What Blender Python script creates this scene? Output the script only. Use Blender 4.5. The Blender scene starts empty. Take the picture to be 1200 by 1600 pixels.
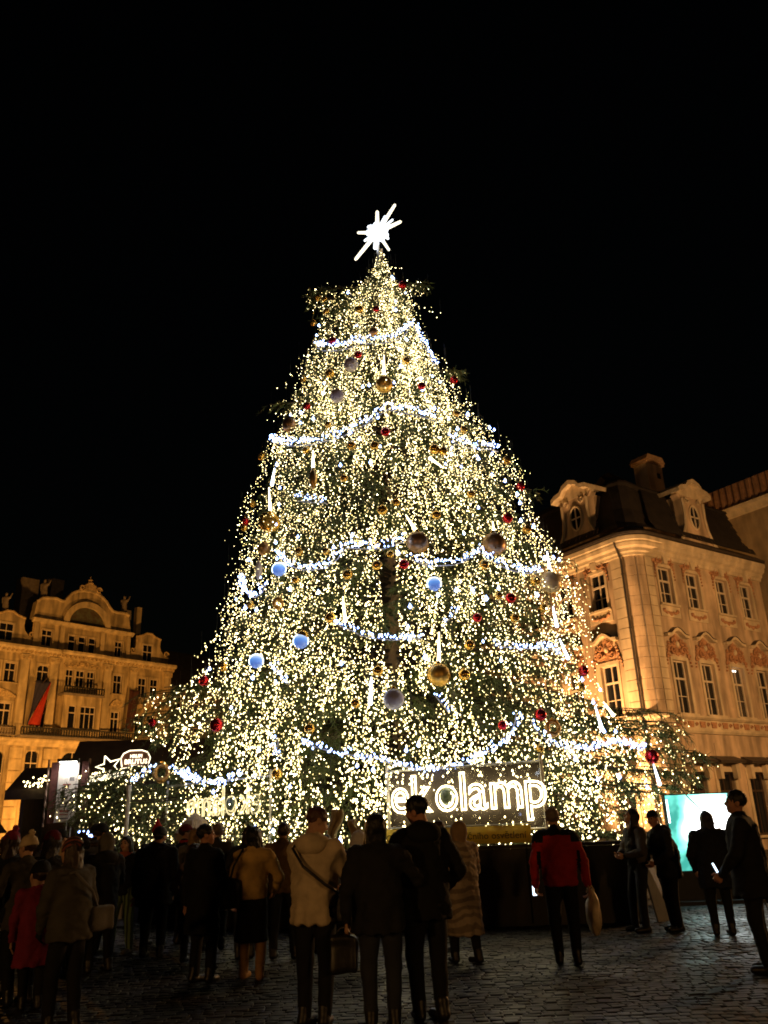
import bpy, bmesh, math, random
import numpy as np
from mathutils import Vector, Matrix, noise as mnoise

# ------------------------------------------------------------------ camera, sky, sun, exposure
scene = bpy.context.scene
col = scene.collection
PITCH, ROLL, EYE = math.radians(20.65), math.radians(2.2), 1.6
cam_data = bpy.data.cameras.new("camera")
cam = bpy.data.objects.new("camera", cam_data); col.objects.link(cam)
fwd = Vector((0, math.cos(PITCH), math.sin(PITCH)))
up0 = Vector((1, 0, 0)).cross(fwd)
rgt = math.cos(ROLL) * Vector((1, 0, 0)) - math.sin(ROLL) * up0
upv = math.sin(ROLL) * Vector((1, 0, 0)) + math.cos(ROLL) * up0
M = Matrix((rgt, upv, -fwd)).transposed().to_4x4(); M.translation = (0, 0, EYE)
cam.matrix_world = M
cam_data.sensor_fit = 'VERTICAL'; cam_data.sensor_height = 24.0
cam_data.lens = 24.0 * 1300.0 / 1600.0
cam_data.clip_start = 0.1; cam_data.clip_end = 2000
scene.camera = cam

world = bpy.data.worlds.new("World"); scene.world = world; world.use_nodes = True
wn = world.node_tree; bg = wn.nodes["Background"]
sky = wn.nodes.new("ShaderNodeTexSky"); sky.sky_type = 'NISHITA'; sky.sun_disc = False
sky.sun_elevation = math.radians(2.0); sky.sun_rotation = math.radians(200); sky.air_density = 1.0
wn.links.new(sky.outputs[0], bg.inputs[0]); bg.inputs[1].default_value = 0.0006

def lamp(name, kind, loc, energy, color, size=0.3, target=None, spot=None, blend=0.5):
    d = bpy.data.lights.new(name, kind); d.energy = energy; d.color = color
    if kind == 'SUN': d.angle = size
    elif kind == 'AREA': d.size = size
    else: d.shadow_soft_size = size
    if kind == 'SPOT': d.spot_size = math.radians(spot); d.spot_blend = blend
    o = bpy.data.objects.new(name, d); col.objects.link(o); o.location = loc
    if target is not None:
        o.rotation_euler = (Vector(target) - Vector(loc)).to_track_quat('-Z', 'Y').to_euler()
    return o
# the night's only sky light: a faint moon
lamp("moon", 'SUN', (0, 0, 60), 0.0015, (0.8, 0.88, 1.0), math.radians(0.5), target=(20, 60, 0))
SOD = (1.0, 0.42, 0.085)
SOD2 = (1.0, 0.50, 0.18)
# sodium street lamps and floodlights of the square, and one added fill
lamp("sodium_floodlight", 'SPOT', (6.9, 35.5, 0.6), 12500, SOD2, 0.15, target=(10.3, 38.0, 8.5), spot=125, blend=0.9)
lamp("street_or_fill_lamp", 'POINT', (19.0, 25.5, 6.5), 5600, (1.0, 0.50, 0.17), 0.3)
lamp("street_or_fill_lamp", 'POINT', (-31.0, 58.0, 7.0), 7200, SOD, 0.3)
lamp("street_or_fill_lamp", 'POINT', (-13.0, 69.0, 5.0), 7200, SOD, 0.3)
lamp("street_or_fill_lamp", 'POINT', (-27.0, 73.5, 2.2), 2200, SOD, 0.3)
lamp("street_or_fill_lamp", 'POINT', (-11.0, -7.0, 3.6), 1150, (1.0, 0.50, 0.15), 0.35)

lamp("street_or_fill_lamp", 'POINT', (12.5, -9.0, 3.8), 1050, (1.0, 0.50, 0.15), 0.35)  # unseen fill lamp, added behind right to even out light on the people

scene.view_settings.view_transform = 'Standard'; scene.view_settings.look = 'None'
scene.view_settings.exposure = 0.0; scene.view_settings.gamma = 1.0
scene.view_settings.use_curve_mapping = False
scene.render.engine = 'CYCLES'
scene.cycles.use_denoising = True
scene.cycles.max_bounces = 5; scene.cycles.diffuse_bounces = 3; scene.cycles.glossy_bounces = 3
scene.cycles.transmission_bounces = 3; scene.cycles.transparent_max_bounces = 6
scene.cycles.use_light_tree = True
scene.cycles.sample_clamp_indirect = 4.0
scene.cycles.caustics_reflective = False; scene.cycles.caustics_refractive = False
scene.cycles.filter_width = 1.8
random.seed(7); rng = np.random.default_rng(7)

# ------------------------------------------------------------------ helpers
def tag(o, label=None, cat=None, group=None, kind=None):
    if label: o["label"] = label
    if cat: o["category"] = cat
    if group: o["group"] = group
    if kind: o["kind"] = kind
    return o

def empty(name, loc=(0, 0, 0), rz=0.0, label=None, cat=None, group=None):
    o = bpy.data.objects.new(name, None); col.objects.link(o)
    o.location = loc; o.rotation_euler = (0, 0, rz); o.empty_display_size = 0.2
    return tag(o, label, cat, group)

def mesh_obj(name, verts, faces, mat, parent=None, smooth=False, matidx=None, loc=None):
    me = bpy.data.meshes.new(name)
    me.from_pydata([tuple(v) for v in verts], [], faces)
    mats = mat if isinstance(mat, (list, tuple)) else [mat]
    for m in mats: me.materials.append(m)
    if matidx is not None: me.polygons.foreach_set("material_index", np.asarray(matidx, dtype=np.int32))
    if smooth: me.polygons.foreach_set("use_smooth", np.ones(len(me.polygons), dtype=bool))
    me.update()
    o = bpy.data.objects.new(name, me); col.objects.link(o)
    if parent: o.parent = parent
    if loc is not None: o.location = loc
    return o

def np_mesh(name, V, quads, mat, parent=None, smooth=False, n=4):
    """fast mesh from arrays: V (N,3), quads (M,n)"""
    me = bpy.data.meshes.new(name)
    V = np.ascontiguousarray(V, dtype=np.float32); Q = np.ascontiguousarray(quads, dtype=np.int32)
    me.vertices.add(len(V)); me.vertices.foreach_set("co", V.ravel())
    me.loops.add(Q.size); me.loops.foreach_set("vertex_index", Q.ravel())
    me.polygons.add(len(Q)); me.polygons.foreach_set("loop_start", np.arange(len(Q), dtype=np.int32) * n)
    me.polygons.foreach_set("loop_total", np.full(len(Q), n, dtype=np.int32))
    if smooth: me.polygons.foreach_set("use_smooth", np.ones(len(Q), dtype=bool))
    me.materials.append(mat); me.update(calc_edges=True); me.validate()
    o = bpy.data.objects.new(name, me); col.objects.link(o)
    if parent: o.parent = parent
    return o

class Fr:
    """a wall's frame: u along the wall, n out of it, z up"""
    def __init__(s, o, d, n):
        s.o = Vector(o); s.d = Vector(d).normalized(); s.n = Vector(n).normalized()
    def p(s, u, n, z): return s.o + s.d * u + s.n * n + Vector((0, 0, z))
ID = Fr((0, 0, 0), (1, 0, 0), (0, -1, 0))

class MB:
    def __init__(s): s.v = []; s.f = []
    def add(s, vs, fs):
        b = len(s.v); s.v += [tuple(x) for x in vs]; s.f += [tuple(b + i for i in f) for f in fs]; return s
    def box(s, F, u0, u1, n0, n1, z0, z1):
        c = [F.p(u, n, z) for z in (z0, z1) for n in (n0, n1) for u in (u0, u1)]
        return s.add(c, [(0, 1, 3, 2), (4, 6, 7, 5), (0, 4, 5, 1), (2, 3, 7, 6), (0, 2, 6, 4), (1, 5, 7, 3)])
    def poly(s, F, pts, n0, n1):
        k = len(pts)
        vs = [F.p(u, n1, z) for u, z in pts] + [F.p(u, n0, z) for u, z in pts]
        fs = [tuple(range(k)), tuple(reversed(range(k, 2 * k)))]
        fs += [(i, k + i, k + (i + 1) % k, (i + 1) % k) for i in range(k)]
        return s.add(vs, fs)
    def tube(s, pts, rad, n=8, cap=True):
        pts = [Vector(p) for p in pts]; k = len(pts)
        if not hasattr(rad, '__len__'): rad = [rad] * k
        ref = None; vs = []; fs = []
        for i, p in enumerate(pts):
            t = (pts[min(i + 1, k - 1)] - pts[max(i - 1, 0)])
            t = t.normalized() if t.length > 1e-9 else Vector((0, 0, 1))
            if ref is None: ref = t.orthogonal().normalized()
            a = (ref - t * ref.dot(t)); a = a.normalized() if a.length > 1e-6 else t.orthogonal().normalized()
            ref = a; b = t.cross(a)
            for j in range(n):
                an = 2 * math.pi * j / n
                vs.append(p + (a * math.cos(an) + b * math.sin(an)) * rad[i])
        for i in range(k - 1):
            for j in range(n):
                fs.append((i * n + j, i * n + (j + 1) % n, (i + 1) * n + (j + 1) % n, (i + 1) * n + j))
        if cap: fs += [tuple(reversed(range(n))), tuple(range((k - 1) * n, k * n))]
        return s.add(vs, fs)
    def lathe(s, c, prof, n=12, axis=None):
        """prof: (r, h) along axis (default z) from c"""
        c = Vector(c); ax = Vector(axis).normalized() if axis is not None else Vector((0, 0, 1))
        a = ax.orthogonal().normalized() if axis is not None else Vector((1, 0, 0)); b = ax.cross(a)
        vs = []; fs = []
        for r, h in prof:
            for j in range(n):
                an = 2 * math.pi * j / n
                vs.append(c + ax * h + (a * math.cos(an) + b * math.sin(an)) * r)
        k = len(prof)
        for i in range(k - 1):
            for j in range(n):
                fs.append((i * n + j, i * n + (j + 1) % n, (i + 1) * n + (j + 1) % n, (i + 1) * n + j))
        fs += [tuple(reversed(range(n))), tuple(range((k - 1) * n, k * n))]
        return s.add(vs, fs)
    def ball(s, c, r, n=10, m=6, sc=(1, 1, 1)):
        c = Vector(c); vs = [c + Vector((0, 0, -r * sc[2]))]; fs = []
        for i in range(1, m):
            th = math.pi * i / m
            for j in range(n):
                an = 2 * math.pi * j / n
                vs.append(c + Vector((r * sc[0] * math.sin(th) * math.cos(an), r * sc[1] * math.sin(th) * math.sin(an), -r * sc[2] * math.cos(th))))
        vs.append(c + Vector((0, 0, r * sc[2])))
        for j in range(n): fs.append((0, 1 + (j + 1) % n, 1 + j))
        for i in range(m - 2):
            for j in range(n):
                a = 1 + i * n; fs.append((a + j, a + (j + 1) % n, a + n + (j + 1) % n, a + n + j))
        t = len(vs) - 1; a = 1 + (m - 2) * n
        for j in range(n): fs.append((a + j, a + (j + 1) % n, t))
        return s.add(vs, fs)
    def build(s, name, mat, parent=None, smooth=False):
        # pull the origin of each piece to its own middle
        return mesh_obj(name, s.v, s.f, mat, parent, smooth)

# ------------------------------------------------------------------ materials
MATS = {}
def nodes_of(m):
    m.use_nodes = True; nt = m.node_tree
    return nt, nt.nodes["Principled BSDF"]
def mat(name, color, rough=0.7, var=0.25, scale=6.0, bump=0.0, bscale=40.0, metal=0.0, spec=0.5, color2=None, coat=0.0, detail=6.0, stain=0.0):
    if name in MATS: return MATS[name]
    m = bpy.data.materials.new(name); nt, b = nodes_of(m)
    N = nt.nodes.new; L = nt.links.new
    tc = N("ShaderNodeTexCoord"); nz = N("ShaderNodeTexNoise"); nz.inputs["Scale"].default_value = scale; nz.inputs["Detail"].default_value = detail
    L(tc.outputs["Object"], nz.inputs["Vector"])
    rp = N("ShaderNodeValToRGB"); rp.color_ramp.elements[0].position = 0.3; rp.color_ramp.elements[1].position = 0.7
    c1 = [max(0, c * (1 - var)) for c in color[:3]] + [1]; c2 = [min(1, c * (1 + var)) for c in color[:3]] + [1]
    if color2: c2 = list(color2[:3]) + [1]
    rp.color_ramp.elements[0].color = c1; rp.color_ramp.elements[1].color = c2
    L(nz.outputs["Fac"], rp.inputs["Fac"])
    out = rp.outputs["Color"]
    if stain > 0:
        mp = N("ShaderNodeMapping"); mp.inputs["Scale"].default_value = (1.2, 1.2, 0.22); L(tc.outputs["Object"], mp.inputs["Vector"])
        n2 = N("ShaderNodeTexNoise"); n2.inputs["Scale"].default_value = 1.6; n2.inputs["Detail"].default_value = 8; L(mp.outputs[0], n2.inputs["Vector"])
        r2 = N("ShaderNodeValToRGB"); r2.color_ramp.elements[0].position = 0.38; r2.color_ramp.elements[1].position = 0.62
        r2.color_ramp.elements[0].color = [1 - stain] * 3 + [1]; r2.color_ramp.elements[1].color = (1, 1, 1, 1); L(n2.outputs["Fac"], r2.inputs["Fac"])
        mx = N("ShaderNodeMix"); mx.data_type = 'RGBA'; mx.blend_type = 'MULTIPLY'; mx.inputs[0].default_value = 1.0
        L(out, mx.inputs[6]); L(r2.outputs["Color"], mx.inputs[7]); out = mx.outputs[2]
    L(out, b.inputs["Base Color"])
    b.inputs["Roughness"].default_value = rough; b.inputs["Metallic"].default_value = metal
    b.inputs["Specular IOR Level"].default_value = spec
    if coat: b.inputs["Coat Weight"].default_value = coat
    if bump > 0:
        n3 = N("ShaderNodeTexNoise"); n3.inputs["Scale"].default_value = bscale; n3.inputs["Detail"].default_value = 5
        L(tc.outputs["Object"], n3.inputs["Vector"])
        bp = N("ShaderNodeBump"); bp.inputs["Strength"].default_value = bump; bp.inputs["Distance"].default_value = 0.02
        L(n3.outputs["Fac"], bp.inputs["Height"]); L(bp.outputs[0], b.inputs["Normal"])
    MATS[name] = m; return m
def glow(name, color, strength, base=(0.8, 0.8, 0.8), sampling='AUTO'):
    if name in MATS: return MATS[name]
    m = bpy.data.materials.new(name); nt, b = nodes_of(m)
    b.inputs["Base Color"].default_value = (*base, 1); b.inputs["Emission Color"].default_value = (*color, 1)
    b.inputs["Emission Strength"].default_value = strength
    try: m.cycles.emission_sampling = sampling
    except Exception: pass
    MATS[name] = m; return m
def bands(name, ca, cb, scale, axis='Z', rough=0.85, dist=1.5, sharp=0.5):
    if name in MATS: return MATS[name]
    m = bpy.data.materials.new(name); nt, b = nodes_of(m); N = nt.nodes.new; L = nt.links.new
    tc = N("ShaderNodeTexCoord"); w = N("ShaderNodeTexWave"); w.wave_type = 'BANDS'; w.bands_direction = axis
    w.inputs["Scale"].default_value = scale; w.inputs["Distortion"].default_value = dist; w.inputs["Detail"].default_value = 2
    L(tc.outputs["Object"], w.inputs["Vector"])
    rp = N("ShaderNodeValToRGB"); rp.color_ramp.elements[0].position = sharp - 0.15; rp.color_ramp.elements[1].position = sharp + 0.15
    rp.color_ramp.elements[0].color = (*ca, 1); rp.color_ramp.elements[1].color = (*cb, 1)
    L(w.outputs["Fac"], rp.inputs["Fac"]); L(rp.outputs[0], b.inputs["Base Color"]); b.inputs["Roughness"].default_value = rough
    MATS[name] = m; return m

M_plaster = mat("cream_plaster", (0.62, 0.47, 0.32), 0.85, 0.16, 1.5, 0.35, 30, stain=0.5)
M_plaster2 = mat("ochre_plaster", (0.55, 0.44, 0.24), 0.85, 0.2, 1.2, 0.35, 20, stain=0.55)
M_trim = mat("pale_trim", (0.66, 0.55, 0.38), 0.8, 0.12, 2.0, 0.2, 30, stain=0.3)
M_trim2 = mat("ochre_trim", (0.60, 0.49, 0.28), 0.8, 0.15, 2.0, 0.25, 25, stain=0.35)
M_orn = mat("rust_stucco", (0.40, 0.21, 0.11), 0.85, 0.35, 9.0, 0.4, 60)
M_orn2 = mat("ochre_stucco", (0.50, 0.38, 0.19), 0.85, 0.35, 6.0, 0.4, 40)
M_roof = mat("dark_roof_tile", (0.020, 0.016, 0.015), 0.75, 0.4, 3.0, 0.5, 18)
M_slate = mat("slate_roof", (0.03, 0.03, 0.035), 0.7, 0.4, 3.0, 0.5, 15)
M_glass = mat("window_glass", (0.010, 0.011, 0.013), 0.08, 0.3, 2.0, 0.05, 3)
M_wframe = mat("window_paint", (0.60, 0.52, 0.40), 0.6, 0.15, 5)
M_wframe2 = mat("window_paint_pale", (0.60, 0.52, 0.40), 0.6, 0.15, 5)
M_stone = mat("grey_stone", (0.20, 0.17, 0.13), 0.9, 0.3, 4, 0.5, 20)
M_iron = mat("black_iron", (0.02, 0.02, 0.02), 0.5, 0.3, 8, 0.1, 40, metal=0.3)
M_zinc = mat("dull_zinc", (0.06, 0.05, 0.045), 0.5, 0.3, 8, 0.1, 40, metal=0.4)
M_wood = mat("dark_wood", (0.05, 0.03, 0.018), 0.7, 0.35, 5, 0.3, 30)
M_black = mat("black_paint", (0.012, 0.012, 0.012), 0.5, 0.3, 8, 0.1, 30)
M_white = mat("white_paint", (0.75, 0.73, 0.70), 0.5, 0.08, 8)
M_steel = mat("galvanised_steel", (0.55, 0.55, 0.56), 0.35, 0.15, 8, metal=0.9)

# ------------------------------------------------------------------ signed distance bodies -> one continuous skin
def d_cap(P, a, b, ra, rb, sc=(1, 1, 1)):
    S = np.array(sc, float); a = np.array(a, float) / S; b = np.array(b, float) / S; Q = P / S
    ba = b - a; L2 = float(ba @ ba) + 1e-12
    t = np.clip(((Q - a) @ ba) / L2, 0, 1)
    return (np.linalg.norm(Q - a - t[:, None] * ba, axis=1) - (ra + (rb - ra) * t)) * S.min()
def d_ell(P, c, r):
    Q = P - np.array(c, float); r = np.array(r, float)
    k0 = np.linalg.norm(Q / r, axis=1); k1 = np.linalg.norm(Q / (r * r), axis=1) + 1e-9
    return k0 * (k0 - 1) / k1
def d_box(P, c, h, rd=0.02):
    Q = np.abs(P - np.array(c, float)) - (np.array(h, float) - rd)
    return np.linalg.norm(np.maximum(Q, 0), axis=1) + np.minimum(Q.max(axis=1), 0) - rd
def smin(a, b, k):
    h = np.clip(0.5 + 0.5 * (b - a) / k, 0, 1)
    return b + (a - b) * h - k * h * (1 - h)
def surfnet(f, lo, hi, h):
    lo = np.array(lo, float); hi = np.array(hi, float)
    n = np.maximum(np.ceil((hi - lo) / h).astype(int) + 1, 3)
    gx = [lo[i] + h * np.arange(n[i]) for i in range(3)]
    G = np.stack(np.meshgrid(*gx, indexing='ij'), -1)
    D = f(G.reshape(-1, 3)).reshape(n)
    D[0] = np.abs(D[0]) + 1e-4; D[-1] = np.abs(D[-1]) + 1e-4
    D[:, 0] = np.abs(D[:, 0]) + 1e-4; D[:, -1] = np.abs(D[:, -1]) + 1e-4
    D[:, :, 0] = np.abs(D[:, :, 0]) + 1e-4; D[:, :, -1] = np.abs(D[:, :, -1]) + 1e-4
    S = D < 0
    cn = n - 1
    acc = np.zeros((*cn, 3)); cnt = np.zeros(cn)
    offs = [(i, j, k) for i in (0, 1) for j in (0, 1) for k in (0, 1)]
    sl = lambda o: tuple(slice(o[a], o[a] + cn[a]) for a in range(3))
    for o in offs:
        for ax in range(3):
            if o[ax]: continue
            o2 = list(o); o2[ax] = 1
            A, B = D[sl(o)], D[sl(o2)]; m = (A < 0) != (B < 0)
            t = np.where(m, A / np.where(m, A - B, 1), 0)
            base = np.array(o, float)
            for c in range(3):
                acc[..., c] += np.where(m, base[c] + (t if c == ax else 0), 0)
            cnt += m
    act = cnt > 0
    idx = -np.ones(cn, dtype=np.int64); idx[act] = np.arange(act.sum())
    cell = np.argwhere(act)
    V = lo + h * (cell + acc[act] / cnt[act][:, None])
    quads = []
    for ax in range(3):
        b, c = (ax + 1) % 3, (ax + 2) % 3
        s0 = [slice(None)] * 3; s1 = [slice(None)] * 3
        s0[ax] = slice(0, -1); s1[ax] = slice(1, None)
        ch = np.argwhere(S[tuple(s0)] != S[tuple(s1)])
        ok = (ch[:, b] > 0) & (ch[:, c] > 0) & (ch[:, b] < cn[b]) & (ch[:, c] < cn[c])
        ch = ch[ok]
        if not len(ch): continue
        q = []
        for db, dc in ((-1, -1), (0, -1), (0, 0), (-1, 0)):
            e = ch.copy(); e[:, b] += db; e[:, c] += dc
            q.append(idx[e[:, 0], e[:, 1], e[:, 2]])
        q = np.stack(q, 1)
        inn = S[ch[:, 0], ch[:, 1], ch[:, 2]]
        q[~inn] = q[~inn][:, ::-1]
        quads.append(q)
    Q = np.concatenate(quads)
    Q = Q[(Q >= 0).all(1)]
    return V, Q
def smooth_mesh(V, Q, it=1):
    for _ in range(it):
        A = np.zeros_like(V); c = np.zeros(len(V))
        for i in range(4):
            np.add.at(A, Q[:, i], V[Q[:, (i + 1) % 4]]); np.add.at(A, Q[:, i], V[Q[:, (i - 1) % 4]]); np.add.at(c, Q[:, i], 2)
        V = V * 0.5 + 0.5 * A / np.maximum(c, 1)[:, None]
    return V
def vnormals(V, Q):
    n = np.cross(V[Q[:, 2]] - V[Q[:, 0]], V[Q[:, 3]] - V[Q[:, 1]])
    N = np.zeros_like(V)
    for i in range(4): np.add.at(N, Q[:, i], n)
    return N / (np.linalg.norm(N, axis=1)[:, None] + 1e-9)
# ------------------------------------------------------------------ the ground: a cobbled square
def cobble_material():
    m = bpy.data.materials.new("wet_cobble"); nt, b = nodes_of(m); N = nt.nodes.new; L = nt.links.new
    g = N("ShaderNodeNewGeometry"); tc = N("ShaderNodeTexCoord")
    nz = N("ShaderNodeTexNoise"); nz.inputs["Scale"].default_value = 2.3; nz.inputs["Detail"].default_value = 8
    L(tc.outputs["Object"], nz.inputs["Vector"])
    mx = N("ShaderNodeMath"); mx.operation = 'ADD'; L(g.outputs["Random Per Island"], mx.inputs[0]); L(nz.outputs["Fac"], mx.inputs[1])
    rp = N("ShaderNodeValToRGB"); rp.color_ramp.elements[0].position = 0.35; rp.color_ramp.elements[1].position = 1.4
    rp.color_ramp.elements[0].color = (0.0105, 0.0085, 0.0065, 1); rp.color_ramp.elements[1].color = (0.0165, 0.0135, 0.0105, 1)
    dv = N("ShaderNodeMath"); dv.operation = 'DIVIDE'; dv.inputs[1].default_value = 1.6; L(mx.outputs[0], dv.inputs[0])
    rp.color_ramp.elements[1].position = 0.95
    L(dv.outputs[0], rp.inputs["Fac"]); L(rp.outputs[0], b.inputs["Base Color"])
    r2 = N("ShaderNodeValToRGB"); r2.color_ramp.elements[0].color = (0.46,) * 3 + (1,); r2.color_ramp.elements[1].color = (0.72,) * 3 + (1,)
    n2 = N("ShaderNodeTexNoise"); n2.inputs["Scale"].default_value = 0.9; n2.inputs["Detail"].default_value = 6; L(tc.outputs["Object"], n2.inputs["Vector"])
    r2.color_ramp.elements[0].position = 0.4; r2.color_ramp.elements[1].position = 0.65
    L(n2.outputs["Fac"], r2.inputs["Fac"]); L(r2.outputs[0], b.inputs["Roughness"])
    n3 = N("ShaderNodeTexNoise"); n3.inputs["Scale"].default_value = 34; n3.inputs["Detail"].default_value = 5; L(tc.outputs["Object"], n3.inputs["Vector"])
    bp = N("ShaderNodeBump"); bp.inputs["Strength"].default_value = 0.35; bp.inputs["Distance"].default_value = 0.008
    L(n3.outputs["Fac"], bp.inputs["Height"]); L(bp.outputs[0], b.inputs["Normal"])
    b.inputs['Specular IOR Level'].default_value = 0.3
    return m
M_cob = cobble_material()
def far_cobble_material():
    m = bpy.data.materials.new("far_cobbles"); nt, b = nodes_of(m); N = nt.nodes.new; L = nt.links.new
    tc = N("ShaderNodeTexCoord"); v = N("ShaderNodeTexVoronoi"); v.inputs["Scale"].default_value = 8.0; v.feature = 'DISTANCE_TO_EDGE'
    L(tc.outputs["Object"], v.inputs["Vector"])
    rp = N("ShaderNodeValToRGB"); rp.color_ramp.elements[1].position = 0.12
    rp.color_ramp.elements[0].color = (0.012, 0.011, 0.010, 1); rp.color_ramp.elements[1].color = (0.025, 0.02, 0.016, 1)
    L(v.outputs["Distance"], rp.inputs["Fac"]); L(rp.outputs[0], b.inputs["Base Color"]); b.inputs["Roughness"].default_value = 0.5
    bp = N("ShaderNodeBump"); bp.inputs["Strength"].default_value = 0.8; bp.inputs["Distance"].default_value = 0.02
    L(rp.outputs[0], bp.inputs["Height"]); L(bp.outputs[0], b.inputs["Normal"])
    return m
g = MB(); S_ = 400
g.add([(-S_, -S_, -0.012), (S_, -S_, -0.012), (S_, S_, -0.012), (-S_, S_, -0.012)], [(0, 1, 2, 3)])
ground = g.build("cobbled_square", far_cobble_material()); tag(ground, "dark wet cobbled square under the crowd", "ground", kind="structure")

def cobble_field():
    X0, X1, Y0, Y1 = -9.5, 9.5, 6.0, 17.5
    rows = []; y = Y0
    while y < Y1:
        d = rng.uniform(0.10, 0.13); rows.append((y, d)); y += d
    cs = []
    for y, d in rows:
        x = X0 + rng.uniform(0, 0.1)
        lim = min(X1, 0.52 * y + 2.2)
        x = max(x, -lim)
        while x < lim:
            w = rng.uniform(0.105, 0.175); cs.append((x + w / 2, y + d / 2, w, d)); x += w
    C = np.array(cs)
    n = len(C)
    C[:, 1] += 0.05 * np.sin(C[:, 0] * 1.1) + 0.03 * np.sin(C[:, 0] * 2.7 + 1)
    gap = rng.uniform(0.007, 0.014, n); top = rng.normal(0.0, 0.0028, n)
    hw = (C[:, 2] - gap) / 2; hd = (C[:, 3] - gap) / 2; ch = 0.010
    sx = np.array([-1, 1, 1, -1]); sy = np.array([-1, -1, 1, 1])
    V = np.zeros((n, 12, 3))
    for k in range(4):
        jx = rng.normal(0, 0.004, n); jy = rng.normal(0, 0.004, n)
        ox = C[:, 0] + sx[k] * hw + jx; oy = C[:, 1] + sy[k] * hd + jy
        V[:, k, 0] = ox; V[:, k, 1] = oy; V[:, k, 2] = -0.03
        V[:, 4 + k, 0] = ox; V[:, 4 + k, 1] = oy; V[:, 4 + k, 2] = top - 0.004
        V[:, 8 + k, 0] = ox - sx[k] * ch; V[:, 8 + k, 1] = oy - sy[k] * ch; V[:, 8 + k, 2] = top + rng.normal(0, 0.0025, n)
    q = [(8, 9, 10, 11)] + [(4 + k, 4 + (k + 1) % 4, 8 + (k + 1) % 4, 8 + k) for k in range(4)] + [(k, (k + 1) % 4, 4 + (k + 1) % 4, 4 + k) for k in range(4)]
    q = np.array(q)
    # the ones that show largest: nearest stones within the view
    vis = (np.abs(C[:, 0]) < 0.44 * C[:, 1]) & (C[:, 1] > 8.35)
    order = np.argsort(np.where(vis, C[:, 1] - 0.9 * np.clip(C[:, 0], 0, 3), 1e9))[:300]
    big = np.zeros(n, bool); big[order] = True
    rest = V[~big]; m = len(rest)
    Q = (q[None] + 12 * np.arange(m)[:, None, None]).reshape(-1, 4)
    o = np_mesh("cobble_field", rest.reshape(-1, 3), Q, M_cob, ground); tag(o, kind="stuff")
    for i in order:
        v = V[i] - np.array([C[i, 0], C[i, 1], 0])
        mesh_obj("cobble", v, [tuple(x) for x in q], M_cob, ground, loc=(C[i, 0], C[i, 1], 0))
cobble_field()

# ------------------------------------------------------------------ facade kit
def wall_holes(F, u0, u1, z0, z1, holes, n=0.0, depth=0.25):
    """a wall face with real openings and reveals; holes are (u0,u1,z0,z1)"""
    mb = MB()
    us = sorted({u0, u1, *[h[0] for h in holes], *[h[1] for h in holes]}); zs = sorted({z0, z1, *[h[2] for h in holes], *[h[3] for h in holes]})
    us = [u for u in us if u0 <= u <= u1]; zs = [z for z in zs if z0 <= z <= z1]
    for i in range(len(us) - 1):
        for j in range(len(zs) - 1):
            cu, cz = (us[i] + us[i + 1]) / 2, (zs[j] + zs[j + 1]) / 2
            if any(h[0] < cu < h[1] and h[2] < cz < h[3] for h in holes): continue
            mb.add([F.p(us[i], n, zs[j]), F.p(us[i + 1], n, zs[j]), F.p(us[i + 1], n, zs[j + 1]), F.p(us[i], n, zs[j + 1])], [(0, 1, 2, 3)])
    for a, b, c, d in holes:
        q = [(a, c), (b, c), (b, d), (a, d)]
        for k in range(4):
            (ua, za), (ub, zb) = q[k], q[(k + 1) % 4]
            mb.add([F.p(ua, n, za), F.p(ua, n - depth, za), F.p(ub, n - depth, zb), F.p(ub, n, zb)], [(0, 1, 2, 3)])
    return mb
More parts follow.
